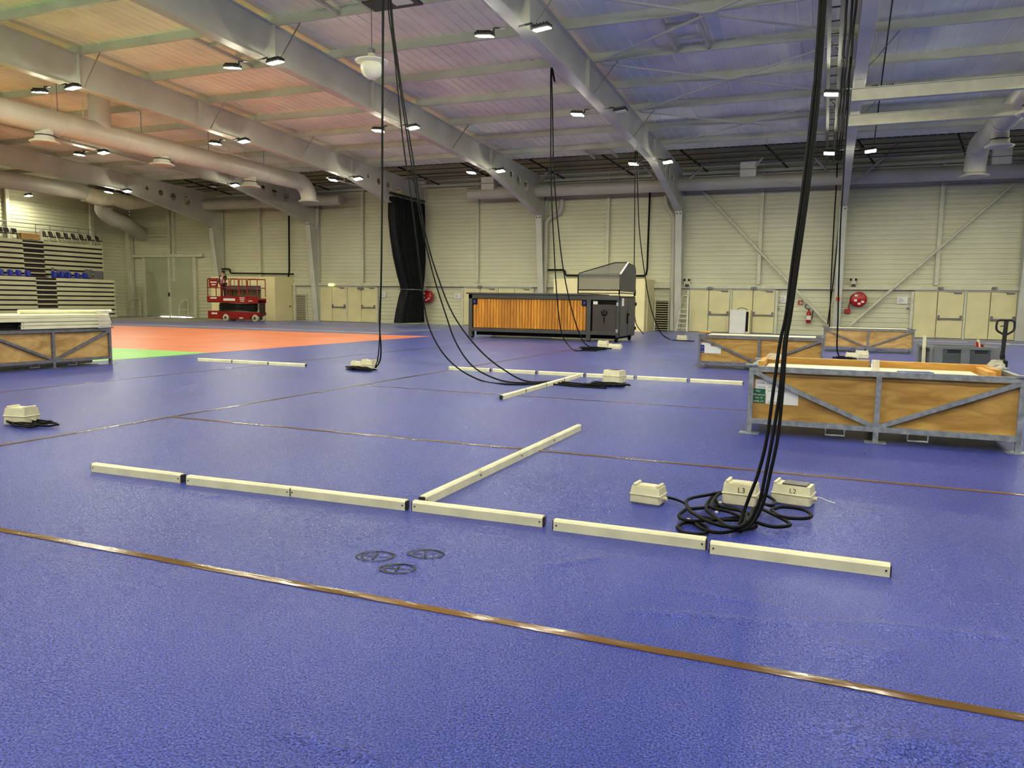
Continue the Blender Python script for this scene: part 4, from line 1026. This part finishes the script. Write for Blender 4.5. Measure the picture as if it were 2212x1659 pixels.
wput('deck', MB().span((LX0,y0,1.37),(LX1,y1,1.45)), 'redm', lift)
wput('toe_board', MB().span((LX0+1.15,y0-.02,1.18),(LX1,y0+.02,1.62)), 'redm', lift)
wput('toe_board', MB().span((LX0,y0-.05,1.25),(LX0+1.2,y0-.01,1.6)), 'redm', lift)
wput('toe_board', MB().span((LX0,y1-.03,1.2),(LX1,y1,1.5)), 'redm', lift)
wput('platform_end', MB().span((LX0,y0,1.2),(LX0+.04,y1,1.5)), 'redm', lift)
wput('ladder_panel', MB().span((LX1-.08,y0+.2,.5),(LX1,y1-.1,1.2)), 'browndark', lift)
def rect_rail(xa, xb, y, zt_, zb, r=.028):
    return MB().tube([(xa,y,zb),(xa,y,zt_-.08),(xa+.08,y,zt_),(xb-.08,y,zt_),(xb,y,zt_-.08),(xb,y,zb)],r,8)
for y in (y0, y1-.03):
    wput('guard_rail', rect_rail(LX0+1.25,LX0+2.55,y,2.72,1.6).tube([(LX0+1.25,y,2.15),(LX0+2.55,y,2.15)],.022,6), 'redm', lift)
    wput('guard_rail', rect_rail(LX0+2.62,LX1-.03,y,2.70,1.6).tube([(LX0+2.62,y,2.15),(LX1-.03,y,2.15)],.022,6), 'redm', lift)
    wput('guard_rail', rect_rail(LX0+.03,LX0+1.12,y,2.74,1.55).tube([(LX0+.03,y,2.15),(LX0+1.12,y,2.15)],.022,6), 'redm', lift)
    for x in (LX0+1.55, LX0+2.85): wput('rail_post', MB().cyl((x,y,1.6),(x,y,2.7),.02,6), 'redm', lift)
for x in (LX0+.02, LX1-.03):
    for zz in (2.70, 2.15): wput('guard_rail', MB().tube([(x,y0,zz),(x,y1-.03,zz)],.026,8), 'redm', lift)
pn = wput('sign_panel', MB().bevbox((LX0+.55,y0-.03,2.44),(.75,.03,.52),.01), 'redm', lift)
for z, w_ in ((2.50,.5),(2.34,.34)): wput('decal', MB().box((LX0+.57,y0-.05,z),(w_,.006,.07)), 'decal', pn)
for x, z, w_, h_ in ((LX0+1.8,1.40,.95,.15),(LX0+2.85,1.52,.42,.045),(LX0+2.85,1.42,.36,.04),(LX0+2.85,1.31,.32,.05),(LX0+3.5,1.33,.34,.05)): wput('decal', MB().box((x,y0-.025,z),(w_,.006,h_)), 'decal', lift)
wput('decal', MB().box((LX0+.55,y0-.055,1.49),(.52,.006,.09)), 'decal', lift)
wput('decal', MB().box((LX0+.55,y0-.012,.5),(.46,.02,.11)), 'decal', lift)
wput('decal', MB().box((-34.45,y0-.035,.24),(.3,.01,.07)), 'decal', lift)
wput('control_box', MB().bevbox((LX0+.2,y0+.12,2.62),(.22,.18,.2),.03), 'decal', lift)

def skin_body(name, verts, edges, radii, root, m, parent, sub=2):
    me = bpy.data.meshes.new(name); me.from_pydata(verts, edges, [])
    ob = bpy.data.objects.new(name, me); COL.objects.link(ob)
    ob.modifiers.new('skin', 'SKIN')
    for i, sv in enumerate(me.skin_vertices[0].data):
        sv.radius = (radii[i], radii[i]) if not isinstance(radii[i], tuple) else radii[i]
        sv.use_root = (i == root)
    sb = ob.modifiers.new('sub', 'SUBSURF'); sb.levels = sub; sb.render_levels = sub
    dg = bpy.context.evaluated_depsgraph_get(); dg.update()
    out = bpy.data.meshes.new_from_object(ob.evaluated_get(dg)); bpy.data.objects.remove(ob)
    for p_ in out.polygons: p_.use_smooth = True
    return put(name, out, m, parent)
pz = 1.45
per = thing('person', (-36.22,LYc+.38,pz), 'person in dark jacket and pale shirt standing on the red lift', 'person')
# body, facing the camera, one hand raised to the face
bv = [(0,0,.95),(0,0,1.2),(0,0,1.42),(0,-.01,1.52),(0,-.02,1.62),(0,-.03,1.74),
      (.10,0,.9),(.11,.0,.5),(.11,.03,.09),(.11,-.12,.05),(-.10,0,.9),(-.12,.0,.5),(-.13,.03,.09),(-.13,-.12,.05),
      (.2,0,1.42),(.33,-.1,1.2),(.16,-.24,1.48),(.09,-.2,1.60),(-.2,0,1.42),(-.30,.0,1.15),(-.27,-.2,.98),(-.26,-.29,.97)]
be = [(0,1),(1,2),(2,3),(3,4),(4,5),(0,6),(6,7),(7,8),(8,9),(0,10),(10,11),(11,12),(12,13),(2,14),(14,15),(15,16),(16,17),(2,18),(18,19),(19,20),(20,21)]
br_ = [.15,.15,.17,.06,.085,.08,.09,.065,.05,.045,.09,.065,.05,.045,.075,.06,.05,.045,.075,.06,.05,.045]
body = skin_body('body', bv, be, br_, 0, 'skin', per)
skin_body('trousers', [bv[0],bv[6],bv[7],bv[8],bv[10],bv[11],bv[12]], [(0,1),(1,2),(2,3),(0,4),(4,5),(5,6)], [.165,.105,.08,.07,.105,.08,.07], 0, 'trousers', per)
skin_body('jacket', [(0,.02,1.0),(0,.02,1.2),(0,.01,1.42),(.2,0,1.43),(.34,-.1,1.2),(.2,-.22,1.42),(-.2,0,1.43),(-.31,0,1.15),(-.28,-.17,1.0)], [(0,1),(1,2),(2,3),(3,4),(4,5),(2,6),(6,7),(7,8)], [.17,.165,.185,.09,.075,.065,.09,.075,.065], 0, 'jacket', per)
put('shirt', MB().lathe([(.06,.0),(.135,.05),(.14,.3),(.12,.42),(.05,.5)],(0,-.085,.95),16), 'shirt', per)
put('hair', MB().lathe([(.095,.0),(.112,.06),(.108,.12),(.08,.17),(.03,.20),(0,.205)],(0,.012,1.64),16), 'hair', per)
put('shoes', MB().bevbox((.11,-.06,.045),(.11,.28,.09),.03).bevbox((-.13,-.06,.045),(.11,.28,.09),.03), 'jacket', per)
fc = MB()
put('eyes', MB().lathe([(0,-.012),(.012,0),(0,.012)],(.032,-.105,1.69),8).lathe([(0,-.012),(.012,0),(0,.012)],(-.032,-.105,1.69),8), 'ink', body)
put('nose', MB().prism([(-.016,-.10,1.645),(.016,-.10,1.645),(0,-.10,1.69)],(0,-.03,0)), 'skin', body)
hd = MB()
for k in range(4): hd.tube([(.065+.018*k,-.22,1.58),(.062+.018*k,-.245,1.62),(.055+.017*k,-.22,1.66)],.009,6)
hd.tube([(.05,-.2,1.58),(.03,-.225,1.6),(.03,-.23,1.63)],.01,6)
put('fingers', hd, 'skin', body)

# ------------------------------------------------------------------ telescopic bleachers
bl = thing('bleachers', (-47,33,0), 'retracted telescopic bleachers with cream boards against the left wall', 'bleachers')
def rows(X, depth, ztop, pitch, n, ya, a0, a1, yb, bh):
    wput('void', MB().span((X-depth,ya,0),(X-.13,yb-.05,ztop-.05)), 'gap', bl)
    for k in range(n):
        z = ztop-pitch*k; xo = X-.012*(n-k)
        for s0, s1 in ((ya,a0),(a1,yb)): wput('row_board', MB().span((xo-.05,s0,z-bh),(xo,s1,z)).span((xo-.12,s0,z-.03),(xo-.05,s1,z)), 'board', bl)
        wput('aisle_board', MB().span((xo-.09,a0,z-bh+.05),(xo-.06,a1,z-.02)), 'browndark', bl)
        wput('step_strip', MB().span((xo-.05,a0,z-bh-.03),(xo-.01,a1,z-bh+.05)), 'board', bl)
XA, XB = -46.0, -47.5
rows(XA, 1.4, 2.62, .298, 9, 22.0, pX(82,640,XA).y, pX(126,640,XA).y, pX(251,640,XA).y, .2)
rows(XB, 1.8, 5.02, .317, 8, 22.0, pX(53,560,XB).y, pX(98,560,XB).y, pX(225,560,XB).y, .2)
def seat(Y, X, z, m, name, label, group, legs=False):
    o = thing(name, (X,Y,z), label, 'seat', group)
    mb = MB(); vs = []
    for i in range(6):
        for j in range(7):
            a = -1+2*j/6; vs.append((-.20-.05*(i/5)+.07*a*a, .2*a*(1-.12*(i/5)**3), .02+.40*i/5-(.05*a*a if i == 5 else 0)))
    n_ = len(vs); vs += [(x-.03,y,z_) for x, y, z_ in vs]
    fs = []
    for i in range(5):
        for j in range(6):
            q = i*7+j; fs += [(q,q+1,q+8,q+7),(n_+q+7,n_+q+8,n_+q+1,n_+q)]
    ed = [i*7 for i in range(6)]+[35+j for j in range(1,7)]+[i*7+6 for i in range(4,-1,-1)]+[j for j in range(5,0,-1)]
    for k in range(len(ed)): a, b = ed[k], ed[(k+1) % len(ed)]; fs.append((a,b,n_+b,n_+a))
    put('backrest', mb.add(vs, fs, True), m, o)
    put('seat_pan', MB().bevbox((.0,0,.05),(.36,.40,.06),.025), m, o)
    if legs:
        for s in (-.2,.2): put('leg', MB().bar((.1,s,-.28),(-.2,s,.42),.035,.025), 'board', o)
    return o
for i, x in enumerate((6,26,44,64)): seat(pX(x,590,XA-.55).y, XA-.55, 2.64, 'seatb', 'stadium_chair', 'blue plastic seat left of the aisle, %s from left on the lower bleacher' % ORD[i], 'blue seats on the lower bleacher')
for i, x in enumerate((121,137,152,170,187)): seat(pX(x,592,XA-.55).y, XA-.55, 2.64, 'seatb', 'stadium_chair', 'blue plastic seat right of the aisle, %s from left on the lower bleacher' % ORD[i], 'blue seats on the lower bleacher')
OR2 = ORD+['seventh','eighth','ninth']
for i, x in enumerate((2,16,33)): seat(pX(x,505,XB-.4).y, XB-.4, 5.04+.28, 'seatd', 'folding_chair', 'dark chair left of the wooden case, %s on the upper bleacher' % ORD[i], 'dark chairs on the upper bleacher', True)
for i, x in enumerate((97,112,129,145,161,178,195,212)): seat(pX(x,510,XB-.4).y, XB-.4, 5.04+.28, 'seatd', 'folding_chair', 'dark chair right of the wooden case, %s from it on the upper bleacher' % OR2[i], 'dark chairs on the upper bleacher', True)
a, b = pX(47,516,XB-.2), pX(87,504,XB-.2)
solo('wooden_case', MB().bevbox((XB-.45,(a.y+b.y)/2,5.04+.22),(.5,b.y-a.y,.42),.02), 'ply2', 'pale wooden case on top of the upper bleacher', 'case')
a = pX(89,516,XB-.1); solo('white_post', MB().span((XB-.15,a.y-.06,5.0),(XB-.05,a.y+.06,5.85)), 'white', 'white post beside the wooden case on the upper bleacher', 'post')
for i, (xa, xb) in enumerate(((112,118),(124,150),(184,200),(203,224))):
    a, b = pX(xa,598,XA-.9), pX(xb,598,XA-.9); solo('grey_panel', MB().span((XA-.95,a.y,2.64),(XA-.9,b.y,3.3-.08*(i % 2))), 'galvd', 'grey folded panel behind the blue seats, %s from the aisle' % ORD[i], 'panel', 'folded panels on the lower bleacher')
rg = thing('bleacher_railing', (-48.9,32,5.0), 'thin metal railing along the wall above the bleachers', 'railing')
for z in (6.2, 5.9, 5.6): wput('rail_tube', MB().tube([(-48.9,22,z),(-48.9,40.2,z)],.02,6), 'galvd', rg)
for x in (14,76,107,135,168,190,205): Y = pX(x,480,-48.9).y; wput('rail_post', MB().cyl((-48.9,Y,5.0),(-48.9,Y,6.2),.025,6), 'galvd', rg)
wput('walkway', MB().span((-49.5,22,4.85),(-47.9,40.0,4.95)), 'galvd', rg)
wput('walkway_leg', MB().bar((-49.3,39.9,0),(-49.3,39.9,4.85),.1), 'galvd', rg)

# ------------------------------------------------------------------ grey bin and pallet truck
k0 = pl(2018,748,17.5); zb = k0.z
bn = thing('plastic_bin', (k0.x,17.5,0), 'large grey plastic pallet bin holding planks', 'plastic bin', rz=radians(11))
BW, BD = 1.2, 1.0; t = .05
put('wall_panel', MB().span((0,0,.12),(BW,t,zb-.03)), 'greyd', bn); put('wall_panel', MB().span((0,BD-t,.12),(BW,BD,zb-.03)), 'greyd', bn)
put('wall_panel', MB().span((0,t,.12),(t,BD-t,zb-.03)), 'greyd', bn); put('wall_panel', MB().span((BW-t,t,.12),(BW,BD-t,zb-.03)), 'greyd', bn)
put('bin_floor', MB().span((t,t,.12),(BW-t,BD-t,.16)), 'greyd', bn)
rim = MB().span((-.02,-.02,zb-.05),(BW+.02,t+.01,zb)).span((-.02,BD-t-.01,zb-.05),(BW+.02,BD+.02,zb)).span((-.02,t+.01,zb-.05),(t+.01,BD-t-.01,zb)).span((BW-t-.01,t+.01,zb-.05),(BW+.02,BD-t-.01,zb))
put('rim', rim, 'grey', bn)
for x0_, x1_ in ((0,.16),(.50,.66),(1.04,BW)): put('rib', MB().span((x0_,-.025,.12),(x1_,.0,zb-.05)), 'grey', bn)
for y0_, y1_ in ((0,.16),(.44,.56),(.86,1.0)): put('rib', MB().span((-.025,y0_,.12),(0,y1_,zb-.05)), 'grey', bn)
for x0_ in (.2,.7):
    for q in range(2): put('slot', MB().span((x0_+.05,-.006,zb-.09-.03*q),(x0_+.29,.0,zb-.075-.03*q)), 'black', bn)
for y0_ in (.2,.6):
    for q in range(2): put('slot', MB().span((-.006,y0_,zb-.09-.03*q),(.0,y0_+.2,zb-.075-.03*q)), 'black', bn)
for x in (.08,.6,1.12):
    for y in (.08,.92): put('foot', MB().bevbox((x,y,.06),(.14,.14,.12),.02), 'grey', bn)
p = pl(2000,725,17.9); solo('plank', MB().prism([(p.x-.04,17.9,.18),(p.x+.03,17.9,.18),(p.x+.01,17.9,p.z),(p.x-.05,17.9,p.z)],(0,.03,0)), 'pvc', 'white plank standing up in the grey bin', 'plank')
p = pl(2113,733,18.1); solo('plank', MB().prism([(p.x+.10,18.1,.18),(p.x+.16,18.1,.18),(p.x+.02,18.1,p.z),(p.x-.02,18.1,p.z)],(0,.03,0)), 'pvc', 'white tapered plank leaning in the grey bin', 'plank')
solo('plank', MB().prism([(p.x+.05,18.0,.18),(p.x+.10,18.0,.18),(p.x-.01,18.0,p.z-.05),(p.x-.05,18.0,p.z-.05)],(0,.03,0)), 'red', 'red plank beside the white tapered one in the bin', 'plank')
solo('plank', MB().prism([(p.x+.17,18.16,.18),(p.x+.24,18.16,.18),(p.x+.11,18.16,p.z-.10),(p.x+.06,18.16,p.z-.10)],(0,.03,0)), 'redm', 'dark red plank behind the white tapered one in the bin', 'plank')
g = pl(2171,693,19.0); bx = g.x
pt = thing('pallet_truck', (bx,19,0), 'pallet truck with upright black handle beside the grey bin', 'pallet truck')
gz = g.z
wput('handle_shaft', MB().bar((bx,19,.42),(bx+.03,19.02,gz),.075,.055), 'blackm', pt)
wput('grip_loop', MB().tube(spline([(bx+.02,19.02,gz-.30),(bx-.13,19.02,gz-.20),(bx-.14,19.02,gz-.05),(bx-.11,19.02,gz+.01),(bx+.03,19.02,gz+.015),(bx+.15,19.02,gz+.01),(bx+.18,19.02,gz-.05),(bx+.17,19.02,gz-.20),(bx+.04,19.02,gz-.30)],5),.022,8), 'blackm', pt)
wput('lever', MB().tube([(bx+.02,19.0,gz-.1),(bx-.08,18.98,gz-.12)],.012,6), 'blackm', pt)
wput('pump_body', MB().bevbox((bx,19,.28),(.2,.24,.36),.04).cyl((bx,19,.4),(bx,19,.55),.06,12), 'blackm', pt)
wput('steer_wheel', MB().cyl((bx-.1,19,.1),(bx+.1,19,.1),.1,16), 'black', pt)
wput('fork', MB().span((bx-1.2,19.1,.07),(bx-.1,19.26,.11)), 'yellow', pt); wput('fork', MB().span((bx-1.2,18.72,.07),(bx-.1,18.88,.11)), 'yellow', pt)
wput('fork_bridge', MB().bevbox((bx-.14,19,.28),(.12,.54,.42),.03), 'yellow', pt)

# ------------------------------------------------------------------ junction boxes
def jbox(name, px_, py_, w_, d_, h_, rz, label, kind, txt=None):
    p = fl(px_, py_)
    o = thing(name, (p.x,p.y,0), label, 'junction box', 'plastic junction boxes on the floor', rz=rz)
    put('base', MB().bevbox((0,0,h_*.27),(w_,d_,h_*.54),.012), 'boxp', o)
    put('seam', MB().bevbox((0,0,h_*.55),(w_*1.03,d_*1.04,.014),.004), 'boxp', o)
    x, y, z0, z1 = w_/2*.98, d_/2*.98, h_*.56, h_
    ins = .82
    put('lid', MB().add([(-x,-y,z0),(x,-y,z0),(x,y,z0),(-x,y,z0),(-x*.95,-y*ins,z1),(x*.95,-y*ins,z1),(x*.95,y*ins,z1),(-x*.95,y*ins,z1)],[(0,3,2,1),(4,5,6,7),(0,1,5,4),(1,2,6,5),(2,3,7,6),(3,0,4,7)]), 'boxp', o)
    if kind == 'window': put('window', MB().bevbox((x*.12,0,z1+.004),(x*1.3,y*1.5,.012),.004), 'anth2', o); put('ridge', MB().bevbox((-x*.88,0,z1+.008),(x*.16,y*1.6,.02),.005), 'boxp', o)
    elif kind == 'open': put('window', MB().bevbox((0,0,z1+.002),(x*1.2,y*1.1,.008),.003), 'browndark', o)
    else:
        for s in (-1,1): put('ridge', MB().bevbox((s*x*.78,0,z1+.01),(x*.2,y*1.6,.024),.006), 'boxp', o)
        put('panel', MB().bevbox((0,0,z1+.003),(x*1.0,y*1.2,.008),.003), 'boxp', o)
    for s in (-.25,.25): put('knockout', MB().cyl((s*w_,-d_/2,h_*.25),(s*w_,-d_/2-.003,h_*.25),.014,12), 'boxp', o)
    put('cable_gland', MB().cyl((w_/2,0,h_*.35),(w_/2+.03,0,h_*.35),.016,10), 'boxp', o)
    if txt: put('lettering', text_mb(txt, h_*.36, (-w_*.05,-d_/2*.955,h_*.62), (1,0,0), (0,.12,.99)), 'ink', o)
    return o
jbox('junction_box',1400,1085,.235,.17,.13,radians(-8),'beige junction box lying alone beside the near cable coil','plain')
jbox('junction_box',1600,1088,.25,.18,.165,radians(-6),'beige junction box marked L3 in the near cable coil','plain','L3')
jbox('junction_box',1713,1086,.285,.2,.15,radians(-10),'beige junction box with dark window right of the near coil','window','L2')
jbox('junction_box',1327,826,.36,.3,.24,radians(-14),'beige junction box with open lid in the middle row of rails','open')
jbox('junction_box',798,798,.30,.24,.2,radians(-4),'beige junction box behind the coil below the single hanging cable','plain')
jbox('junction_box',773,797,.26,.2,.16,radians(4),'smaller beige junction box left of the coil below hanging cable','plain')
jbox('junction_box',48,917,.30,.22,.2,radians(8),'beige junction box at the left edge on a black coil','plain')
jbox('junction_box',1303,752,.34,.3,.24,0,'beige junction box on the cable coil before the bar','plain')
jbox('junction_box',1329,754,.42,.26,.16,0,'flat beige junction box right of the coil before the bar','plain')
jbox('junction_box',1473,735,.4,.3,.2,0,'small beige junction box near the stepladder','plain')
jbox('junction_box',1840,776,.34,.26,.18,0,'beige junction box with a black cable behind nearest crate, left one','plain')
jbox('junction_box',1861,774,.36,.28,.22,0,'beige junction box behind the nearest crate, right one','plain')

# ------------------------------------------------------------------ cables
def hang(pts, Yf, Yt, r, name, label, group, up=None, tail=None):
    """a cable in a near-vertical plane: survey points, then a straight rise to the roof"""
    y_lo = pts[-1][1]; P = []
    for x, y in pts:
        Y = Yf+(Yt-Yf)*max(0,(y_lo-y))/max(1,y_lo); q = pl(x,y,Y)
        if q.z < r+.002: q = fl(x,y,r+.002)
        P.append(q)
    if up: P = [Vector((P[0].x+up[0],P[0].y+up[1],up[2]))]+P
    if tail: P += [fl(x,y,r+.003) for x, y in tail]
    return solo(name, MB().tube(spline(P,6), r, 8), 'black', label, 'cable', group)
G1 = 'thick cables hanging over the nearest crate'
hang([(1772,0),(1757,200),(1735,400),(1713,560),(1698,680),(1685,740),(1671,840),(1656,950),(1638,1022),(1619,1072),(1605,1110),(1594,1143)],5.27,6.0,.0115,'hanging_cable','thick black cable hanging past the nearest crate, left strand',G1,(.05,.0,8.5))
hang([(1778,0),(1764,200),(1742,400),(1720,560),(1704,680),(1695,740),(1684,850),(1668,950),(1654,1022),(1640,1085),(1617,1128),(1590,1146)],5.24,6.0,.0115,'hanging_cable','thick black cable hanging past the nearest crate, middle strand',G1,(.06,.02,8.5))
hang([(1783,0),(1769,200),(1747,400),(1725,560),(1708,680),(1698,740),(1690,850),(1680,945),(1664,1022),(1649,1085),(1627,1128),(1598,1149)],5.22,6.0,.0115,'hanging_cable','thick black cable hanging past the nearest crate, right strand',G1,(.07,.04,8.5))
zc = lambda L_: [(1340+x/3.568, 960+y/3.568) for x, y in L_]
loops = [[(440,640),(470,610),(540,600),(640,620),(680,660),(620,690),(500,682)],[(570,600),(640,655),(760,680),(900,662),(1030,640),(1040,620),(990,590),(800,582),(640,588)],
 [(510,500),(455,540),(470,572),(560,592),(700,582),(900,562),(985,535),(880,490),(760,478),(620,490)],[(730,375),(660,480),(720,550),(860,645),(980,605),(940,520),(780,480),(735,430)],
 [(1050,480),(1150,525),(1295,600),(1290,628),(1160,632),(1030,585),(1010,520)],[(1165,505),(1250,482),(1400,500),(1472,540),(1430,570),(1250,560)],[(820,362),(700,385),(530,420),(512,470),(560,530),(720,610),(900,640),(960,580),(840,520),(700,480),(750,390)],[(1080,400),(1140,400),(1190,440),(1170,470),(1110,455)]]
coil = thing('cable_coil', tuple(fl(1590,1115)), 'tangled coil of thick black cable below the hanging strands', 'cable coil')
for i, L_ in enumerate(loops):
    P = [fl(x,y,.014+.008*i+.006*(j % 2)) for j, (x, y) in enumerate(zc(L_))]; P2 = spline(P+P[:1],6)[:-1]
    wput('cable_loop', MB().tube(P2,.0125,8,True), 'black', coil)
wput('cable_tail', MB().tube(spline([fl(*q,.03) for q in zc([(350,405),(430,425),(505,460),(560,530),(640,560),(760,575)])],6),.0105,8), 'black', coil)
wput('white_tie', MB().box(fl(*zc([(525,577)])[0],.03),(.02,.012,.012)).box(fl(*zc([(742,520)])[0],.05),(.02,.012,.012)).box(fl(*zc([(770,445)])[0],.05),(.02,.012,.012)), 'decal', coil)
solo('thin_cord', MB().tube(spline([fl(*q,.02) for q in zc([(1490,405),(1540,410),(1600,435),(1655,452)])],5),.003,6), 'cord', 'thin white cord leading right from the windowed box', 'cord')
def coilthing(cx_, cy_, n_, rx, ry, r, label, seed):
    rnd = random.Random(seed); c = fl(cx_,cy_)
    o = thing('cable_coil', (c.x,c.y,0), label, 'cable coil', 'small black cable coils')
    for k in range(n_):
        ox, oy = rnd.uniform(-.3,.3)*rx, rnd.uniform(-.4,.4)*ry; a, b = rx*rnd.uniform(.5,1), ry*rnd.uniform(.5,1); ph = rnd.uniform(-.5,.5)
        P = [Vector((ox+a*cos(t)*cos(ph)-b*sin(t)*sin(ph), oy+a*cos(t)*sin(ph)+b*sin(t)*cos(ph), r+.002+k*r*.8+.01*sin(3*t+k)**2)) for t in [2*pi*i/28 for i in range(28)]]
        put('cable_loop', MB().tube(P,r,6,True), 'black', o)
coilthing(780,801,6,.36,.16,.014,'black cable coil below the single hanging cable',1)
coilthing(1300,835,4,.5,.2,.014,'black cable coil around the open junction box',2)
coilthing(70,921,4,.30,.14,.012,'black cable coil at the left edge of the floor',3)
coilthing(1283,756,5,.5,.35,.016,'black cable coil on the floor before the bar',4)
coilthing(1822,775,4,.36,.3,.016,'black cable coil behind the nearest crate',5)
G2 = 'cables hanging in the middle of the hall'
hang([(826,0),(826,150),(825,300),(825,450),(823,600),(820,700),(823,750),(821,778),(812,794)],14.1,14.1,.016,'hanging_cable','single straight black cable hanging left of the bar',G2,(0,0,9.4))
hang([(829,0),(828,150),(827,300),(826,450),(824,600),(821,700),(819,745),(816,775),(810,795)],14.05,14.05,.012,'hanging_cable','thinner black cable beside the straight hanging one',G2,(0,0,9.4))
hang([(838,0),(852,120),(870,300),(887,420),(905,560),(920,680),(945,745),(985,792),(1040,822),(1100,830)],13.25,14.0,.015,'hanging_cable','sagging black cable, leftmost of three sweeping toward the open box',G2,(0,0,9.4),[(1180,829),(1240,834),(1310,838)])
hang([(842,0),(860,160),(885,330),(910,480),(935,590),(963,680),(985,740),(1020,790),(1070,818),(1120,827)],13.3,14.0,.015,'hanging_cable','sagging black cable, middle one of three sweeping to the open box',G2,(0,0,9.4),[(1190,826),(1250,832),(1300,834)])
hang([(845,0),(863,160),(890,330),(918,500),(950,610),(985,690),(1040,760),(1095,803),(1140,824)],13.3,14.0,.015,'hanging_cable','sagging black cable, rightmost of three sweeping to the open box',G2,(0,0,9.4),[(1200,824),(1270,830),(1330,832)])
G3 = 'thin cables before the bar'
hang([(1190,150),(1190,260),(1190,380),(1196,520),(1203,640),(1212,715),(1225,742),(1242,757)],24.2,23.6,.02,'hanging_cable','thin black cable hanging before the pine planks, left one',G3,(.12,0,8.46),[(1262,757),(1290,758)])
hang([(1192,150),(1194,260),(1197,380),(1211,540),(1228,640),(1246,705),(1262,740),(1280,752)],24.6,23.6,.02,'hanging_cable','thin black cable hanging before the pine planks, right one',G3,(.12,0,8.46))
hang([(1372,325),(1371,460),(1370,600),(1372,690),(1390,722)],35.0,35.3,.022,'hanging_cable','thin black cable behind the hood, left one',G3)
hang([(1376,325),(1380,480),(1391,580),(1405,660),(1425,715),(1447,733)],33.0,35.3,.022,'hanging_cable','thin black cable behind the hood sweeping to the small box',G3,None,[(1460,735),(1500,737)])
hang([(1821,400),(1816,480),(1812,600),(1810,690),(1808,750),(1813,772)],24.6,24.6,.022,'hanging_cable','thin black cable hanging beside the extinguisher column',G3,(0,0,8.6))
hang([(1824,400),(1812,491),(1800,606),(1788,700)],43.4,43.4,.03,'hanging_cable','thin black cable slanting down the wall by the column',G3)
hang([(1935,-60),(1928,0),(1908,150),(1888,310)],34.5,22.0,.02,'hanging_cable','thin black cable crossing the roof to a floodlight at top right',G3)

# ------------------------------------------------------------------ tape, marks and scraps on the floor
def tape(x0, y0, x1, y1, label, wd=.055):
    rnd = random.Random(int(x0*10+y1)); mb = MB(); d = Vector((x1-x0,y1-y0,0)); L_ = d.length; d.normalize(); nn = Vector((-d.y,d.x,0)); n_ = int(L_/.25); vs = []
    for i in range(n_+1):
        c = Vector((x0,y0,0))+d*(L_*i/n_)+nn*rnd.uniform(-.004,.004); z = .0028+rnd.uniform(0,.0016)
        vs += [c-nn*wd/2+Vector((0,0,.0005)), c-nn*wd/2+Vector((0,0,z)), c+Vector((0,0,z+rnd.uniform(0,.002))), c+nn*wd/2+Vector((0,0,z)), c+nn*wd/2+Vector((0,0,.0005))]
    mb.add(vs, [(i*5+k, i*5+k+1, i*5+5+k+1, i*5+5+k) for i in range(n_) for k in range(4)])
    return solo('tape_strip', mb, 'tape', label, 'tape', 'brown tape strips on the floor seams')
tape(-13.5,3.21,4.2,3.21,'wide brown tape strip across the foreground floor',.058)
tape(-7.55,7.24,4.0,7.24,'brown tape strip crossing behind the nearest row of rails')
tape(-7.56,1.0,-7.52,26.5,'long brown tape strip running away on the left of the rails')
tape(-11.7,2.0,-11.8,27.5,'thin brown tape strip running away left of the other long one',.035)
tape(-7.5,11.47,-.9,11.42,'brown tape strip crossing behind the middle branch of rails',.04)
def mark(px_, py_, rx, ry, ang, label, seed):
    rnd = random.Random(seed); c = fl(px_,py_); mb = MB()
    def stroke(P, w_):
        vs = []
        for i, p in enumerate(P):
            d = (P[min(i+1,len(P)-1)]-P[max(i-1,0)]).normalized(); nn = Vector((-d.y,d.x,0))*w_*rnd.uniform(.5,1.2)/2
            vs += [p-nn, p+nn]
        mb.add(vs, [(2*i,2*i+1,2*i+3,2*i+2) for i in range(len(P)-1)])
    R_ = Matrix.Rotation(ang,3,'Z')
    for q in range(2):
        e0, e1 = rnd.uniform(.93,1.02), rnd.uniform(.93,1.02)
        if q == 1: e0, e1 = e0*.9, e1*.95
        stroke([c+R_@Vector((rx*e0*cos(t)+.02*q, ry*e1*sin(t), .0042)) for t in [2*pi*i/40+.3*q for i in range(41 if q == 0 else 26)]], .015 if q == 0 else .008)
    a = rnd.uniform(.2,.5)
    stroke([c+Vector((-rx*.75*cos(a)+rx*1.5*cos(a)*i/6, -rx*.75*sin(a)+rx*1.5*sin(a)*i/6, .0043)) for i in range(7)], .010)
    stroke([c+Vector((.5*rx*sin(a)*(1-i/3), -.0-.5*rx*cos(a)*(1-i/3), .0044)) for i in range(7)], .012)
    return solo('floor_mark', mb, 'marker', label, 'floor mark', 'marker circles on the floor')
mark(810,1202,.115,.085,.35,'marker circle with cross on the floor, left one of three',1)
mark(919,1197,.105,.075,.1,'marker circle with cross on the floor, right one of three',2)
mark(858,1229,.105,.075,.3,'marker circle with cross on the floor, lowest one of three',3)
solo('scrap', MB().box(fl(1867,979,.003),(.01,.05,.004),Matrix.Rotation(.4,3,'Z')), 'ink', 'tiny dark scrap on the floor before the nearest crate', 'scrap')
for i, (x, y, w_) in enumerate(((2045,738,1.6),(2155,742,.9),(2190,744,1.0),(1985,735,.5))):
    p = fl(x,y,.004); solo('paper_strip', MB().box((p.x,p.y,.005),(w_,.22,.004)), 'paper', 'pale strip lying on the floor before the rightmost doors, %s' % ['longest one','second from right','rightmost one','leftmost one'][i], 'strip', 'pale strips before the doors')
